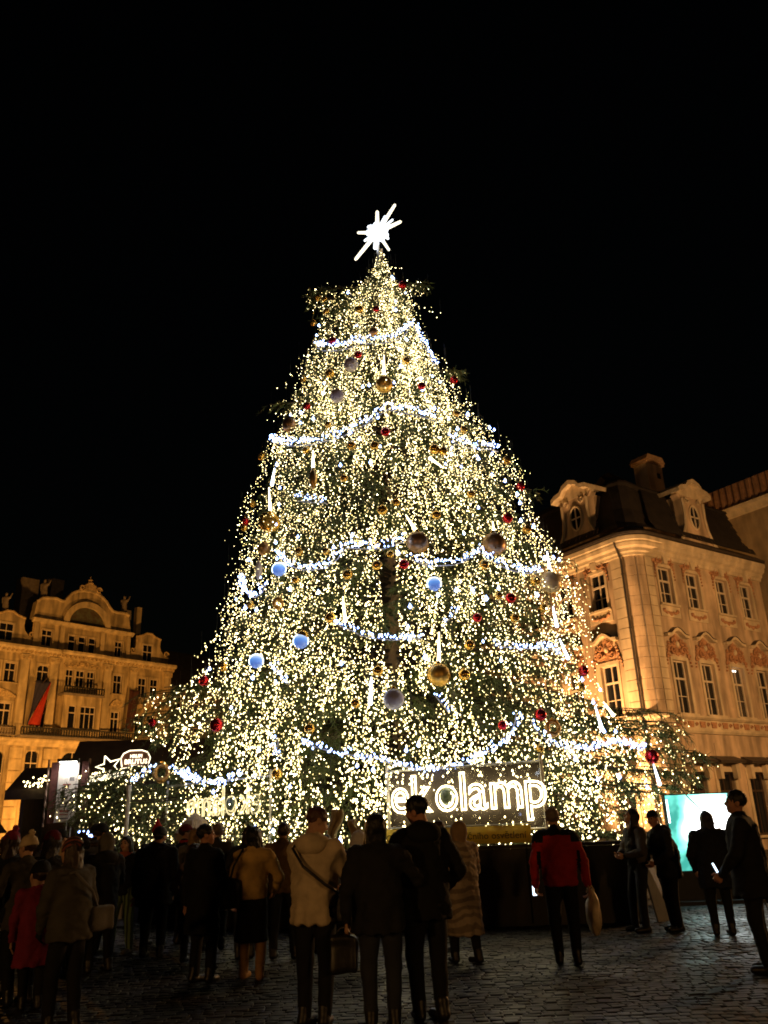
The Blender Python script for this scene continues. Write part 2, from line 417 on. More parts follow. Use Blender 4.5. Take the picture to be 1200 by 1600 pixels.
def window(F, parent, a, b, c, d, n=0.0, cols=2, zl=(0.62,), fr=0.07, bar=0.05, mf=None, single=False, arch=False, mp=None, zmin=()):
    """recessed casement: frame + bars (the window), panes as its pieces"""
    mf = mf or M_wframe; mp = mp or M_glass
    m = MB(); r = n - 0.16
    m.box(F, a, a + fr, r - 0.05, r + 0.03, c, d); m.box(F, b - fr, b, r - 0.05, r + 0.03, c, d)
    m.box(F, a + fr, b - fr, r - 0.05, r + 0.03, c, c + fr); m.box(F, a + fr, b - fr, r - 0.05, r + 0.03, d - fr, d)
    for k in range(1, cols):
        u = a + (b - a) * k / cols; m.box(F, u - bar / 2, u + bar / 2, r - 0.04, r + 0.022, c + fr, d - fr)
    for t in zl:
        z = c + (d - c) * t; m.box(F, a + fr, b - fr, r - 0.035, r + 0.04, z - bar * 0.8, z + bar * 0.8)
    for t in zmin:
        z = c + (d - c) * t; m.box(F, a + fr, b - fr, r - 0.03, r + 0.012, z - bar * 0.3, z + bar * 0.3)
    w = m.build("window", mf, parent)
    if single:
        g = MB().box(F, a + fr, b - fr, r - 0.035, r - 0.02, c + fr, d - fr); g.build("pane", mp, w)
    else:
        ue = [a + fr] + [a + (b - a) * k / cols for k in range(1, cols)] + [b - fr]; ze = [c + fr] + [c + (d - c) * t for t in sorted(list(zl) + list(zmin))] + [d - fr]
        for i in range(len(ue) - 1):
            for j in range(len(ze) - 1):
                e = 0.008; t = random.uniform(-0.004, 0.004)
                p = [F.p(ue[i] + e, r - 0.028 + t, ze[j] + e), F.p(ue[i + 1] - e, r - 0.028 - t, ze[j] + e), F.p(ue[i + 1] - e, r - 0.028 - t, ze[j + 1] - e), F.p(ue[i] + e, r - 0.028 + t, ze[j + 1] - e)]
                MB().add(p, [(0, 1, 2, 3)]).build("pane", mp, w)
    if arch:
        # spandrels closing the head of the opening to a round arch
        m = MB(); R = (b - a) / 2; zc = d - R * 0.85; k = 8
        for sgn in (-1, 1):
            uc = (a + b) / 2
            pts = [(uc + sgn * R, d)] + [(uc + sgn * R * math.cos(t), zc + R * 0.85 * math.sin(t)) for t in [math.pi / 2 * i / k for i in range(k + 1)]]
            if sgn > 0: pts = pts[::-1]
            m.poly(F, pts, n - 0.17, n + 0.004)
        m.build("arch_head", M_trim2, parent)
    return w
def surround(F, parent, a, b, c, d, n=0.0, w=0.14, mt=None, sill=True):
    m = MB()
    m.box(F, a - w, a, n + 0.002, n + 0.06, c, d + w); m.box(F, b, b + w, n + 0.002, n + 0.06, c, d + w); m.box(F, a, b, n + 0.002, n + 0.058, d, d + w)
    if sill: m.box(F, a - w * 1.4, b + w * 1.4, n + 0.002, n + 0.16, c - 0.1, c - 0.002)
    return m.build("window_surround", mt or M_trim, parent)
def curl(mb, F, u, z, r, turns=1.2, n=0.05, flip=1, thick=0.04, start=0.0):
    pts = []; rad = []
    for i in range(14):
        t = i / 13; a = start + flip * t * turns * 2 * math.pi; rr = r * (1 - 0.75 * t)
        pts.append(F.p(u + rr * math.cos(a), n, z + rr * math.sin(a))); rad.append(thick * (1 - 0.4 * t))
    mb.tube(pts, rad, 5)
def blob(mb, F, u, z, r, n=0.04, s=(1, 1)):
    c = F.p(u, n, z); b = len(mb.v)
    mb.ball(c, r, 7, 5)
def band_profile(mb, F, u0, u1, prof):
    """moulding: prof is a list of (n,z) section points, swept along u"""
    k = len(prof)
    vs = [F.p(u0, n, z) for n, z in prof] + [F.p(u1, n, z) for n, z in prof]
    fs = [(i, k + i, k + i + 1, i + 1) for i in range(k - 1)] + [tuple(range(k)), tuple(reversed(range(k, 2 * k)))]
    mb.add(vs, fs)
def figure_stone(name, parent, c, h, m):
    """draped stone figure"""
    def f(P):
        d = d_cap(P, (0, 0, 0.05), (0, 0, 0.62), 0.17, 0.13, (1, .8, 1)); d = smin(d, d_ell(P, (0, 0, .9), (.075, .08, .1)), .05)
        d = smin(d, d_cap(P, (-.13, 0, .72), (.13, 0, .72), .07, .07), .06); d = smin(d, d_cap(P, (.17, 0, .7), (.27, .03, .95), .05, .03), .04)
        return smin(d, d_cap(P, (-.17, 0, .7), (-.2, .1, .42), .05, .04), .04)
    V, Q = surfnet(f, (-.4, -.3, -.2), (.45, .3, 1.1), .04)
    V = V * h + np.array(c)
    return mesh_obj(name, V, [tuple(q) for q in Q], m, parent, True)

# ------------------------------------------------------------------ the ochre palace on the far left
LF = Fr((-25, 80, 0), (0.643, 0.766, 0), (0.766, -0.643, 0))
def left_palace():
    B = empty("palace", LF.p(-5, 0, 0), 0, "ornate ochre palace with a curved gable and flags, left behind the stalls", "building")
    F = Fr(LF.o - B.location, LF.d, LF.n)
    E0, E1 = -17.5, 4.65
    fl2 = [(-16.4, -15.4, 14.2, 15.9), (-12.2, -11.2, 14.2, 15.9), (-13.6, -12.6, 14.2, 15.9), (-9.3, -8.15, 14.45, 16.0), (-1.75, -0.8, 14.1, 15.9), (0.95, 1.9, 14.0, 15.9), (2.3, 3.25, 14.0, 15.9)]
    fl2c = [(-6.6, -5.8, 14.3, 15.9), (-5.6, -4.7, 14.3, 15.9), (-4.5, -3.7, 14.3, 15.9)]
    fl1 = [(-16.4, -15.4, 10.6, 12.5), (-13.6, -12.6, 10.6, 12.5), (-12.3, -11.2, 10.6, 12.5), (-8.95, -8.05, 10.6, 12.5), (-1.75, -0.8, 10.5, 12.5), (0.85, 1.95, 10.5, 12.4), (2.15, 3.2, 10.5, 12.4)]
    grd = [(-16.0, -14.4, 2.5, 8.6), (-12.9, -11.3, 2.5, 8.6), (-9.5, -8.3, 5.2, 8.7), (-6.3, -4.0, 2.5, 8.7), (-1.9, -0.7, 5.2, 8.6), (0.8, 3.0, 2.5, 8.6)]
    wall = wall_holes(F, E0, E1, 0, 17.2, fl2 + fl1 + grd + fl2c)
    # side returns and back
    wall.add([F.p(E1, 0, 0), F.p(E1, -12, 0), F.p(E1, -12, 17.2), F.p(E1, 0, 17.2)], [(0, 1, 2, 3)])
    wall.add([F.p(E0, 0, 0), F.p(E0, -12, 0), F.p(E0, -12, 17.2), F.p(E0, 0, 17.2)], [(3, 2, 1, 0)])
    wall.build("wall", M_plaster2, B)
    for h in fl2: window(F, B, *h, cols=2, zl=(0.62,), mf=M_wframe, single=True, arch=abs(h[0] + 9.3) < .01); surround(F, B, *h, mt=M_trim2)
    for h in fl2c: window(F, B, *h, cols=2, zl=(0.62,), single=True); surround(F, B, *h, w=0.09, mt=M_trim2)
    for h in fl1: window(F, B, *h, cols=2, zl=(0.66,), single=True, mf=M_wframe2, fr=0.09, bar=0.07); surround(F, B, *h, mt=M_trim2)
    for h in grd: window(F, B, *h, cols=2, zl=(0.7,), single=True, arch=True); 
    # ground-floor courses
    for k in range(9):
        z = 0.4 + k * 0.95
        us = [E0] + [x for h in sorted(grd) for x in (h[0] - .35, h[1] + .35)] + [E1]
        for i in range(0, len(us), 2):
            if us[i + 1] - us[i] > .3: MB().box(F, us[i], us[i + 1], 0.003, 0.12, z, z + 0.86).build("stone_course", M_trim2, B)
    m = MB(); band_profile(m, F, E0, E1, [(0, 9.0), (.22, 9.05), (.3, 9.25), (.55, 9.35), (.62, 9.5), (.6, 9.62), (0, 9.64)]); m.build("string_course", M_trim2, B)
    # main cornice, broken forward over the centre
    for (a, b, pz) in ((E0, -7.45, .62), (-7.45, -3.15, 0.85), (-3.15, E1 + .25, .62)):
        m = MB(); band_profile(m, F, a + .001, b - .001, [(0, 16.75), (pz * .35, 16.8), (pz * .45, 17.0), (pz * .9, 17.1), (pz, 17.22), (pz, 17.4), (0, 17.45)]); m.build("cornice", M_trim2, B)
        m = MB(); u = a + .15
        while u < b - .2: m.box(F, u, u + .14, .003, pz * .78, 16.82, 17.04); u += .42
        tag(m.build("dentils", M_orn2, B), kind="stuff")
    # pilasters
    for u in (-14.6, -10.55, -7.85, -2.5, 0.25, 4.2):
        m = MB(); m.box(F, u - .36, u + .36, .003, .22, 9.66, 16.2); m.box(F, u - .44, u + .44, .003, .3, 16.2, 16.72); m.box(F, u - .43, u + .43, .003, .28, 9.66, 10.2)
        m.build("pilaster", M_trim2, B)
        m = MB()
        for s in (-1, 1): curl(m, F, u + s * .27, 16.42, .15, 1.1, .32, s, .05)
        m.build("capital", M_orn2, B)
    # oriel below, balcony above it
    m = wall_holes(F, -7.0, -3.3, 10.0, 13.45, [(-6.45, -5.7, 10.6, 12.6), (-5.3, -3.8, 10.6, 12.6)], n=.85, depth=.2)
    for u in (-7.0, -3.3): m.add([F.p(u, 0, 10.0), F.p(u, .85, 10.0), F.p(u, .85, 13.45), F.p(u, 0, 13.45)], [(0, 1, 2, 3)])
    m.add([F.p(-7.0, 0, 13.45), F.p(-3.3, 0, 13.45), F.p(-3.3, .85, 13.45), F.p(-7.0, .85, 13.45)], [(0, 1, 2, 3)])
    m.add([F.p(-7.0, 0, 10.0), F.p(-3.3, 0, 10.0), F.p(-3.3, .85, 10.0), F.p(-7.0, .85, 10.0)], [(3, 2, 1, 0)])
    o = m.build("oriel", M_plaster2, B)
    window(F, B, -6.45, -5.7, 10.6, 12.6, n=.85, cols=1, zl=(.68,), single=True, mf=M_wframe2, fr=.08); window(F, B, -5.3, -3.8, 10.6, 12.6, n=.85, cols=3, zl=(.68,), single=True, mf=M_wframe2, fr=.08)
    def balustrade(u0, u1, n, z0, z1, mt, name):
        m = MB(); m.box(F, u0, u1, n - .08, n + .08, z1 - .1, z1); m.box(F, u0, u1, n - .08, n + .08, z0, z0 + .1)
        k = int((u1 - u0) / .24)
        for i in range(k + 1):
            u = u0 + (u1 - u0) * i / k; m.box(F, u - .045, u + .045, n - .04, n + .04, z0 + .1, z1 - .1)
        return m.build(name, mt, B)
    m = MB().box(F, -7.15, -3.15, .003, 1.1, 13.46, 13.62); m.build("balcony_slab", M_stone, B); balustrade(-7.1, -3.2, 1.0, 13.62, 14.25, M_iron, "railing")
    m = MB().box(F, -10.8, 0.5, .003, 1.25, 9.66, 9.8); m.build("balcony_slab", M_stone, B); balustrade(-10.7, 0.45, 1.15, 9.8, 10.5, M_iron, "railing")
    balustrade(E0 + .3, -11.0, .45, 9.8, 10.45, M_stone, "balustrade"); balustrade(0.7, 4.5, .45, 9.66, 10.4, M_stone, "balustrade")
    # attic storey with its windows
    at = [(-9.1, -8.05, 17.75, 19.25), (-6.5, -5.75, 17.5, 19.1), (-5.5, -4.75, 17.5, 19.1), (-4.45, -3.7, 17.5, 19.1), (-1.7, -0.85, 17.65, 19.15)]
    wall_holes(F, -10.0, 0.0, 17.44, 20.0, at, n=-.3).build("attic_wall", M_plaster2, B)
    for h in at: window(F, B, *h, n=-.3, cols=2 if h[1] - h[0] > .8 else 1, zl=(.64,), single=True); surround(F, B, *h, n=-.3, w=.08, mt=M_trim2)
    m = MB(); band_profile(m, F, -10.15, 0.15, [(-.3, 19.75), (-.1, 19.8), (.05, 19.95), (.12, 20.1), (-.3, 20.14)]); m.build("attic_cornice", M_trim2, B)
    for u in (-9.7, -7.2, -3.1, -0.3): MB().box(F, u - .2, u + .2, -.297, -.14, 17.44, 19.75).build("pilaster", M_trim2, B)
    # great gable with a painted lunette
    prof = [(-10.0, 20.14), (-9.8, 21.7), (-9.4, 22.05), (-8.9, 22.15), (-8.1, 22.25), (-7.5, 22.1), (-7.2, 22.15), (-6.9, 22.55), (-6.5, 23.05), (-6.05, 23.3), (-5.4, 23.45), (-4.6, 23.5), (-4.0, 23.42), (-3.5, 23.2), (-3.0, 22.85), (-2.6, 22.35), (-2.2, 22.0), (-1.7, 21.95), (-.7, 22.0), (-.35, 21.8), (0.0, 20.14)]
    arch = lambda r, k=16: [(-4.85 + r * math.cos(math.pi * i / k), 20.14 + r * math.sin(math.pi * i / k) * 0.93) for i in range(k + 1)]
    MB().poly(F, list(reversed(prof)), -1.1, -.35).build("gable", M_plaster2, B)
    m = MB(); o2, i2 = arch(2.42), arch(1.85)
    for i in range(16):
        m.poly(F, [o2[i], o2[i + 1], i2[i + 1], i2[i]], -.349, -.02)
    m.build("arch_ring", M_trim2, B)
    MB().poly(F, [(u, z) for u, z in arch(1.85)], -.36, -.30).build("lunette", mat("faded_mural", (0.16, 0.10, 0.05), .8, .6, 3.0, .1, 20, color2=(0.10, 0.12, 0.08)), B)
    # raised rim of the gable
    m = MB(); m.tube([F.p(u, -.3, z) for u, z in prof[1:-1]], .14, 6); m.build("gable_coping", M_trim2, B)
    m = MB(); m.poly(F, [(-6.0, 23.4), (-5.5, 23.95), (-5.1, 24.2), (-4.75, 24.3), (-4.35, 24.15), (-4.0, 23.9), (-3.6, 23.35)], -.6, -.2)
    m.lathe(F.p(-4.78, -.4, 24.2), [(.3, 0), (.34, .1), (.12, .25), (.22, .42), (.05, .6), (.03, .75)], 8)
    for s in (-1, 1): curl(m, F, -4.8 + s * .85, 23.7, .32, 1.3, -.12, s, .1)
    m.build("crest", M_orn2, B)
    for u, z, h in ((-9.1, 22.1, 1.9), (-.75, 22.0, 1.9), (-12.5, 20.3, 1.8)): figure_stone("statue", B, F.p(u, -.7, z), h, M_stone)
    # flanking dormers with scrolled shoulders
    for (u0, u1, top, h, sg) in ((0.75, 3.45, 20.2, (1.4, 2.5, 17.6, 19.25), 1), (-13.6, -10.75, 20.2, (-13.0, -11.7, 17.75, 19.3), -1)):
        uc = (u0 + u1) / 2
        out = [(u0 - .7, 17.45), (u1 + 1.1, 17.45), (u1 + 1.05, 18.25), (u1 + .55, 18.4), (u1 + .1, 18.9), (u1, 19.3), (u1 + .05, 19.95), (uc + .7, 20.15), (uc + .3, 20.4), (uc - .3, 20.4), (uc - .7, 20.15), (u0 - .05, 19.95), (u0, 19.3), (u0 - .1, 18.9), (u0 - .5, 18.4), (u0 - .7, 18.2)]
        MB().poly(F, out, -.9, -.35).build("dormer", M_plaster2, B)
        w = window(F, B, *h, n=-.15, cols=2, zl=(.55,), single=True); surround(F, B, *h, n=-.35, w=.12, mt=M_trim2)
        m = MB(); m.tube([F.p(u, -.33, z) for u, z in out[6:13]], .1, 6); curl(m, F, u1 + .75, 18.55, .3, 1.2, -.3, 1, .08); curl(m, F, u0 - .45, 18.55, .3, 1.2, -.3, -1, .08); m.build("dormer_scroll", M_orn2, B)
    # reliefs under the main cornice and over windows
    m = MB()
    for s in (-1, 1):
        for k in range(3): curl(m, F, -5.1 + s * (.45 + .55 * k), 16.4 - .08 * k, .24, 1.2, .05, s, .06)
    blob(m, F, -5.1, 16.45, .28); m.build("relief", M_orn2, B)
    for (a, b, z) in ((-8.95, -8.05, 12.95), (-1.75, -.8, 12.95), (0.85, 3.2, 12.95), (-13.6, -11.2, 12.95)):
        m = MB(); uc = (a + b) / 2; w = (b - a) / 2 + .2
        m.poly(F, [(uc - w, z), (uc + w, z), (uc + w, z + .12), (uc + w * .5, z + .5), (uc, z + .68), (uc - w * .5, z + .5), (uc - w, z + .12)], .003, .16)
        for s in (-1, 1): curl(m, F, uc + s * .3, z + .3, .2, 1.2, .18, s, .05)
        m.build("pediment", M_orn2, B)
    # roof behind, chimneys
    m = MB(); m.add([F.p(E0, -.2, 17.4), F.p(E1, -.2, 17.4), F.p(E1 - 1.5, -5, 21.0), F.p(E0, -5, 21.0), F.p(E1, -11, 17.4), F.p(E0, -11, 17.4)], [(0, 1, 2, 3), (3, 2, 4, 5), (1, 4, 2)])
    rf = m.build("roof", M_roof, B)
    MB().box(F, -10.4, -8.8, -3.6, -2.4, 20.0, 24.3).build("chimney", M_stone, rf)
    MB().box(F, -7.2, -5.9, -4.2, -3.2, 20.0, 25.0).build("chimney", M_stone, rf)
    MB().box(F, 1.4, 1.95, -2.2, -1.7, 19.3, 23.3).build("chimney", M_trim2, rf); MB().box(F, 0.2, 1.2, -3.2, -2.4, 19.3, 23.0).build("chimney", M_stone, rf)
    # stucco aprons
    return B
left_palace()

def hanging_flag(name, label, u, w, z1, z0, mats, split):
    F = LF; c = F.p(u, .9, z0); R = empty(name, c, 0, label, "flag"); f = Fr(F.o - c, F.d, F.n)
    m = MB(); m.tube([f.p(u, .05, z1 - .45), f.p(u - .1, 1.3, z1 + .15)], .035, 6); m.build("pole", M_wood, R)
    k, r = 10, 14
    for (t0, t1, mm) in split:
        vs = []; fs = []
        for j in range(r + 1):
            t = j / r
            for i in range(k + 1):
                s = i / k; uu = u - w / 2 + w * s; lo = t0(t); hi = t1(t)
                uu = u - w / 2 + w * (lo + (hi - lo) * s) - .35 * t * (1 if w > 1 else .3)
                vs.append(f.p(uu, .55 + .09 * math.sin(s * 9 + t * 2), z1 + (z0 - z1) * t))
        for j in range(r):
            for i in range(k): a = j * (k + 1) + i; fs.append((a, a + 1, a + k + 2, a + k + 1))
        o = mesh_obj("cloth", vs, fs, mm, R, True)
        sol = o.modifiers.new("thick", 'SOLIDIFY'); sol.thickness = .012
M_flagred = mat("flag_red", (0.42, 0.03, 0.012), .8, .15, 4); M_flagblue = mat("flag_blue", (0.03, 0.03, 0.07), .8, .2, 4); M_flagdark = mat("flag_maroon", (0.06, 0.02, 0.015), .8, .2, 4)
hanging_flag("flag", "long blue and red flag hanging on the ochre palace facade", -8.9, 1.35, 14.5, 10.7, None,
             [(lambda t: 0, lambda t: max(.02, 1 - 1.05 * t), M_flagblue), (lambda t: max(.02, 1 - 1.05 * t) + .01, lambda t: 1 - .15 * t, M_flagred)])
hanging_flag("flag", "dark maroon banner hanging on the ochre palace, right of its balcony", 0.3, 1.05, 14.55, 10.7, None, [(lambda t: 0, lambda t: 1, M_flagdark)])

def back_house():
    F = Fr((-25, 80, 0), (0.643, 0.766, 0), (0.766, -0.643, 0)); c = F.p(9, 1.5, 0)
    B = empty("house", c, 0, "dark unlit house with a steep roof between the palace and the christmas tree", "building"); f = Fr(F.o - c, F.d, F.n)
    hs = [(u, u + 1.0, z, z + 1.6) for u in (5.6, 7.8, 10.0, 12.2) for z in (3.2, 6.6, 10.0, 13.0)]
    m = wall_holes(f, 4.75, 14, 0, 15.4, hs, n=-.6)
    m.add([f.p(4.75, -.6, 0), f.p(4.75, -10, 0), f.p(4.75, -10, 15.4), f.p(4.75, -.6, 15.4)], [(3, 2, 1, 0)])
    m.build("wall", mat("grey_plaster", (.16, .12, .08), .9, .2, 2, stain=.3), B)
    for h in hs: window(f, B, *h, n=-.6, single=True)
    m = MB(); m.add([f.p(4.5, -.3, 15.4), f.p(14.2, -.3, 15.4), f.p(12.5, -4.5, 20), f.p(6.2, -4.5, 20), f.p(14.2, -9, 15.4), f.p(4.5, -9, 15.4)], [(0, 1, 2, 3), (3, 2, 4, 5), (1, 4, 2), (0, 3, 5)])
    m.build("roof", M_slate, B)
    m = MB(); band_profile(m, f, 4.75, 14, [(-.6, 15.0), (-.3, 15.1), (-.2, 15.39), (-.6, 15.4)]); m.build("cornice", M_stone, B)
back_house()

# ------------------------------------------------------------------ the corner palace on the right
CORNER = Vector((11.30, 36.50, 0)); DR = Vector((0.809, 0.588, 0)); NR = Vector((0.588, -0.809, 0)); DL = Vector((-0.545, 0.839, 0)); NL = Vector((-0.839, -0.545, 0))
def right_palace():
    B = empty("corner_palace", CORNER, 0, "cream baroque corner house with rust stucco and two roof dormers, right of the tree", "building")
    FRr = Fr((0, 0, 0), DR, NR); FLl = Fr((0, 0, 0), DL, NL)
    # the left frame runs away from the corner: mirrored u is fine, normals face out
    RC = 0.72   # rounded corner radius
    RU = [(2.15 + d, 2.15 + d) for d in (0,)]
    ru = [2.13, 4.24, 6.62, 8.70]
    wu = [(c - .5, c + .5, 10.72, 12.5) for c in ru]; wl = [(c + .05 - .5, c + .05 + .5, 5.76, 8.12) for c in ru]
    wg = [(c - .62, c + .62, .6, 3.3) for c in ru]
    ENDR = 10.25
    wall_holes(FRr, RC + .02, ENDR, 0, 13.0, wu + wl + wg).build("wall", M_plaster, B)
    lu = [2.33, 4.55, 6.8, 9.0, 11.2]
    vu = [(c - .5, c + .5, 10.72, 12.5) for c in lu]; vl = [(c - .05 - .5, c - .05 + .5, 5.76, 8.12) for c in lu]; vg = [(c - .62, c + .62, .6, 3.3) for c in lu]
    wall_holes(FLl, RC + .02, 12.6, 0, 13.0, vu + vl + vg).build("wall", M_plaster, B)
    lit = mat("curtained_glass", (0.05, 0.045, 0.04), .2, .3, 3)
    for F, U, Lw, G in ((FRr, wu, wl, wg), (FLl, vu, vl, vg)):
        for i, h in enumerate(U):
            window(F, B, *h, cols=2, zl=(.64,), zmin=(.32,), fr=.06, bar=.055, mf=M_wframe2); surround(F, B, *h, w=.13)
        for i, h in enumerate(Lw):
            window(F, B, *h, cols=2, zl=(.66,), zmin=(.33,), fr=.06, bar=.055, mf=M_wframe2, mp=lit if (F is FRr and i == 2) else None); surround(F, B, *h, w=.15)
        for h in G: window(F, B, *h, cols=2, zl=(.7,), fr=.08, bar=.06, mf=M_wood); surround(F, B, *h, w=.2)
        for k, (a, b, c, d) in enumerate(U):
            uc = (a + b) / 2
            # under the eaves: paired scrolls and a keystone
            m = MB(); m.poly(F, [(uc - .85, d + .28), (uc - .6, d + .02), (uc - .45, d + .2), (uc + .45, d + .2), (uc + .6, d + .02), (uc + .85, d + .28), (uc + .6, d + .36), (uc + .3, d + .5), (uc - .3, d + .5), (uc - .6, d + .36)], .003, .03)
            for s in (-1, 1):
                curl(m, F, uc + s * .36, d + .36, .21, 1.3, .07, s, .06); curl(m, F, uc + s * .62, d + .12, .14, 1.1, .06, s, .05, 1.0)
                for q in range(4): blob(m, F, uc + s * (.66 + .02 * q), d - .05 - .16 * q, .075 - .012 * q, .05)
            m.build("scroll_ornament", M_orn, B)
            m = MB(); m.poly(F, [(uc - .12, d + .14), (uc + .12, d + .14), (uc + .2, d + .5), (uc - .2, d + .5)], .003, .2); m.build("keystone", M_trim, B)
            # apron below the sill: hanging festoon
            m = MB(); pts = [F.p(uc + .5 * t, .06, c - .32 - .14 * (1 - t * t) - .05 * math.cos(t * 9)) for t in [i / 6 - 1 for i in range(13)]]
            m.tube(pts, [.045 + .03 * abs(math.cos(i * 1.1)) for i in range(13)], 6)
            for s in (-1, 0, 1): blob(m, F, uc + s * .5, c - .33 - (.12 if s == 0 else 0), .1, .05)
            m.build("festoon", M_orn, B)
            m = MB(); m.box(F, uc - .72, uc + .72, .003, .05, c - .62, c - .1); m.build("apron", M_trim, B)
        for k, (a, b, c, d) in enumerate(Lw):
            uc = (a + b) / 2; z = d + 1.15
            # hood: a bent open pediment that throws a shadow
            top = [(uc - .8, z), (uc - .5, z + .04), (uc - .22, z + .24), (uc, z + .32), (uc + .22, z + .24), (uc + .5, z + .04), (uc + .8, z)]
            bot = [(u, zz - .13) for u, zz in reversed(top)]
            MB().poly(F, top[::-1] + bot[::-1], .003, .24).build("hood", M_trim, B)
            m = MB()
            pts = [(u, zz + .02) for u, zz in top]
            for i in range(6):
                (ua, za), (ub, zb) = pts[i], pts[i + 1]
                m.add([F.p(ua, .0, za + .03), F.p(ub, .0, zb + .03), F.p(ub, .28, zb), F.p(ua, .28, za)], [(3, 2, 1, 0)])
            m.build("hood_flashing", M_zinc, B)
            # cartouche
            m = MB(); rr = random.Random(k + 5)
            m.poly(F, [(uc - .42, d + .24), (uc - .62, d + .42), (uc - .72, d + .1), (uc - .8, d + .15), (uc - .7, d + .55), (uc - .42, d + .7), (uc - .25, d + 1.05), (uc, d + 1.2), (uc + .25, d + 1.05), (uc + .42, d + .7), (uc + .7, d + .55), (uc + .8, d + .15), (uc + .72, d + .1), (uc + .62, d + .42), (uc + .42, d + .24), (uc + .2, d + .3), (uc, d + .18), (uc - .2, d + .3)], .003, .045)
            for s in (-1, 1):
                curl(m, F, uc + s * .38, d + .45, .2, 1.3, .1, s, .055); curl(m, F, uc + s * .3, d + .85, .17, 1.3, .1, -s, .05)
                for q in range(7): blob(m, F, uc + s * (.60 + .045 * q + .03 * rr.random()), d + .75 - .16 * q, .085 - .006 * q, .05)
                curl(m, F, uc + s * .75, d + .2, .12, 1.1, .06, s, .045)
            for q in range(8): blob(m, F, uc + rr.uniform(-.35, .35), d + rr.uniform(.3, 1.0), rr.uniform(.05, .09), .09)
            m.build("cartouche", M_orn, B)
            m = MB(); m.ball(F.p(uc, .06, d + .72), .11, 8, 6, (1, 1, 1.4)); m.build("shield", M_trim, B, True)
        for h in G:
            uc = (h[0] + h[1]) / 2
            # deep stone hoods over the ground-floor openings
            m = MB(); m.add([F.p(uc - .95, .0, 3.98), F.p(uc + .95, .0, 3.98), F.p(uc + .95, .55, 3.76), F.p(uc - .95, .55, 3.76), F.p(uc - .95, .55, 3.66), F.p(uc + .95, .55, 3.66), F.p(uc + .95, 0, 3.66), F.p(uc - .95, 0, 3.66)],
                            [(3, 2, 1, 0), (4, 5, 2, 3), (7, 6, 5, 4), (0, 7, 4, 3), (1, 2, 5, 6)]); m.build("door_hood", M_zinc, B)
            for s in (-1, 1): MB().poly(F, [(uc + s * .62 - .1, 3.0), (uc + s * .62 + .1, 3.0), (uc + s * .62 + .14, 3.62), (uc + s * .62 - .14, 3.62)], .07, .3).build("bracket", M_trim, B)
    # string course between the ground and first floors, and relief frieze
    def round_band(prof, name, mt, u_end=(ENDR, 12.6)):
        m = MB(); path = [(FLl.d * u_end[1], NL)]
        cen = (DR + DL) * RC
        cx = DR * RC + DL * RC
        a0 = math.atan2(NL.y, NL.x); a1 = math.atan2(NR.y, NR.x)
        if a1 < a0: a1 += 2 * math.pi
        path += [(DL * RC, NL)]
        for i in range(1, 10):
            a = a0 + (a1 - a0) * i / 10; nn = Vector((math.cos(a), math.sin(a), 0)); path.append((cx + nn * RC, nn))
        path += [(DR * RC, NR), (DR * u_end[0], NR)]
        k = len(prof); vs = []; fs = []
        for p, nn in path:
            for n, z in prof: vs.append(p + nn * n + Vector((0, 0, z)))
        for i in range(len(path) - 1):
            for j in range(k - 1): a = i * k + j; fs.append((a, a + k, a + k + 1, a + 1))
        m.add(vs, fs); return m.build(name, mt, B)
    round_band([(0, 4.9), (.1, 4.92), (.16, 5.02), (.16, 5.1), (.05, 5.12), (.05, 5.5), (.12, 5.52), (.2, 5.6), (.2, 5.68), (0, 5.7)], "string_course", M_trim)
    m = MB(); u = 1.4
    while u < 10:
        for F in (FRr,):
            m.poly(F, [(u - .16, 5.18), (u + .16, 5.18), (u + .2, 5.44), (u - .2, 5.44)], .052, .1); curl(m, F, u + .42, 5.31, .1, 1.1, .08, 1, .03)
        u += .85
    m.build("frieze", M_orn, B)
    round_band([(0, 12.86), (.10, 12.88), (.12, 13.0), (.2, 13.06), (.22, 13.2), (.36, 13.28), (.4, 13.42), (.4, 13.5), (.46, 13.54), (.48, 13.72), (.42, 13.76), (0, 13.86)], "cornice", M_trim)
    round_band([(.42, 13.762), (.52, 13.8), (.54, 13.9), (.47, 13.93), (.3, 14.05), (0.1, 14.2)], "gutter", M_zinc)
    # rounded corner of stone courses
    cx = (DR + DL) * RC; a0 = math.atan2(NL.y, NL.x); a1 = math.atan2(NR.y, NR.x)
    if a1 < a0: a1 += 2 * math.pi
    z = 0.0; i = 0
    while z < 12.85:
        hgt = min(.47, 12.9 - z)
        if 4.85 < z + hgt and z < 4.88: hgt = 4.88 - z if z < 4.86 else hgt
        m = MB(); k = 20; vs = []
        for zz, rr in ((z + .004, RC - .01), (z + .014, RC + .012), (z + hgt - .012, RC + .012), (z + hgt - .002, RC - .01)):
            for j in range(k + 1):
                a = a0 + (a1 - a0) * j / k; vs.append(cx + Vector((math.cos(a), math.sin(a), 0)) * rr + Vector((0, 0, zz)))
        fs = [(r * (k + 1) + j, r * (k + 1) + j + 1, (r + 1) * (k + 1) + j + 1, (r + 1) * (k + 1) + j) for r in range(3) for j in range(k)]
        m.add(vs, fs); m.build("corner_stone", M_plaster, B)
        for F, u1 in ((FLl, 1.35), (FRr, 1.25)):
            MB().box(F, RC + .03, u1, .003, .055, z + .02, z + hgt - .012).build("quoin", M_trim, B)
        z += hgt; i += 1
    m = MB()
    vs = []
    for zz in (0, 13.0):
        for j in range(13):
            a = a0 + (a1 - a0) * j / 12; vs.append(cx + Vector((math.cos(a), math.sin(a), 0)) * (RC - .02) + Vector((0, 0, zz)))
    m.add(vs, [(j, j + 1, 14 + j, 13 + j) for j in range(12)]); m.build("corner_core", M_plaster, B, True)
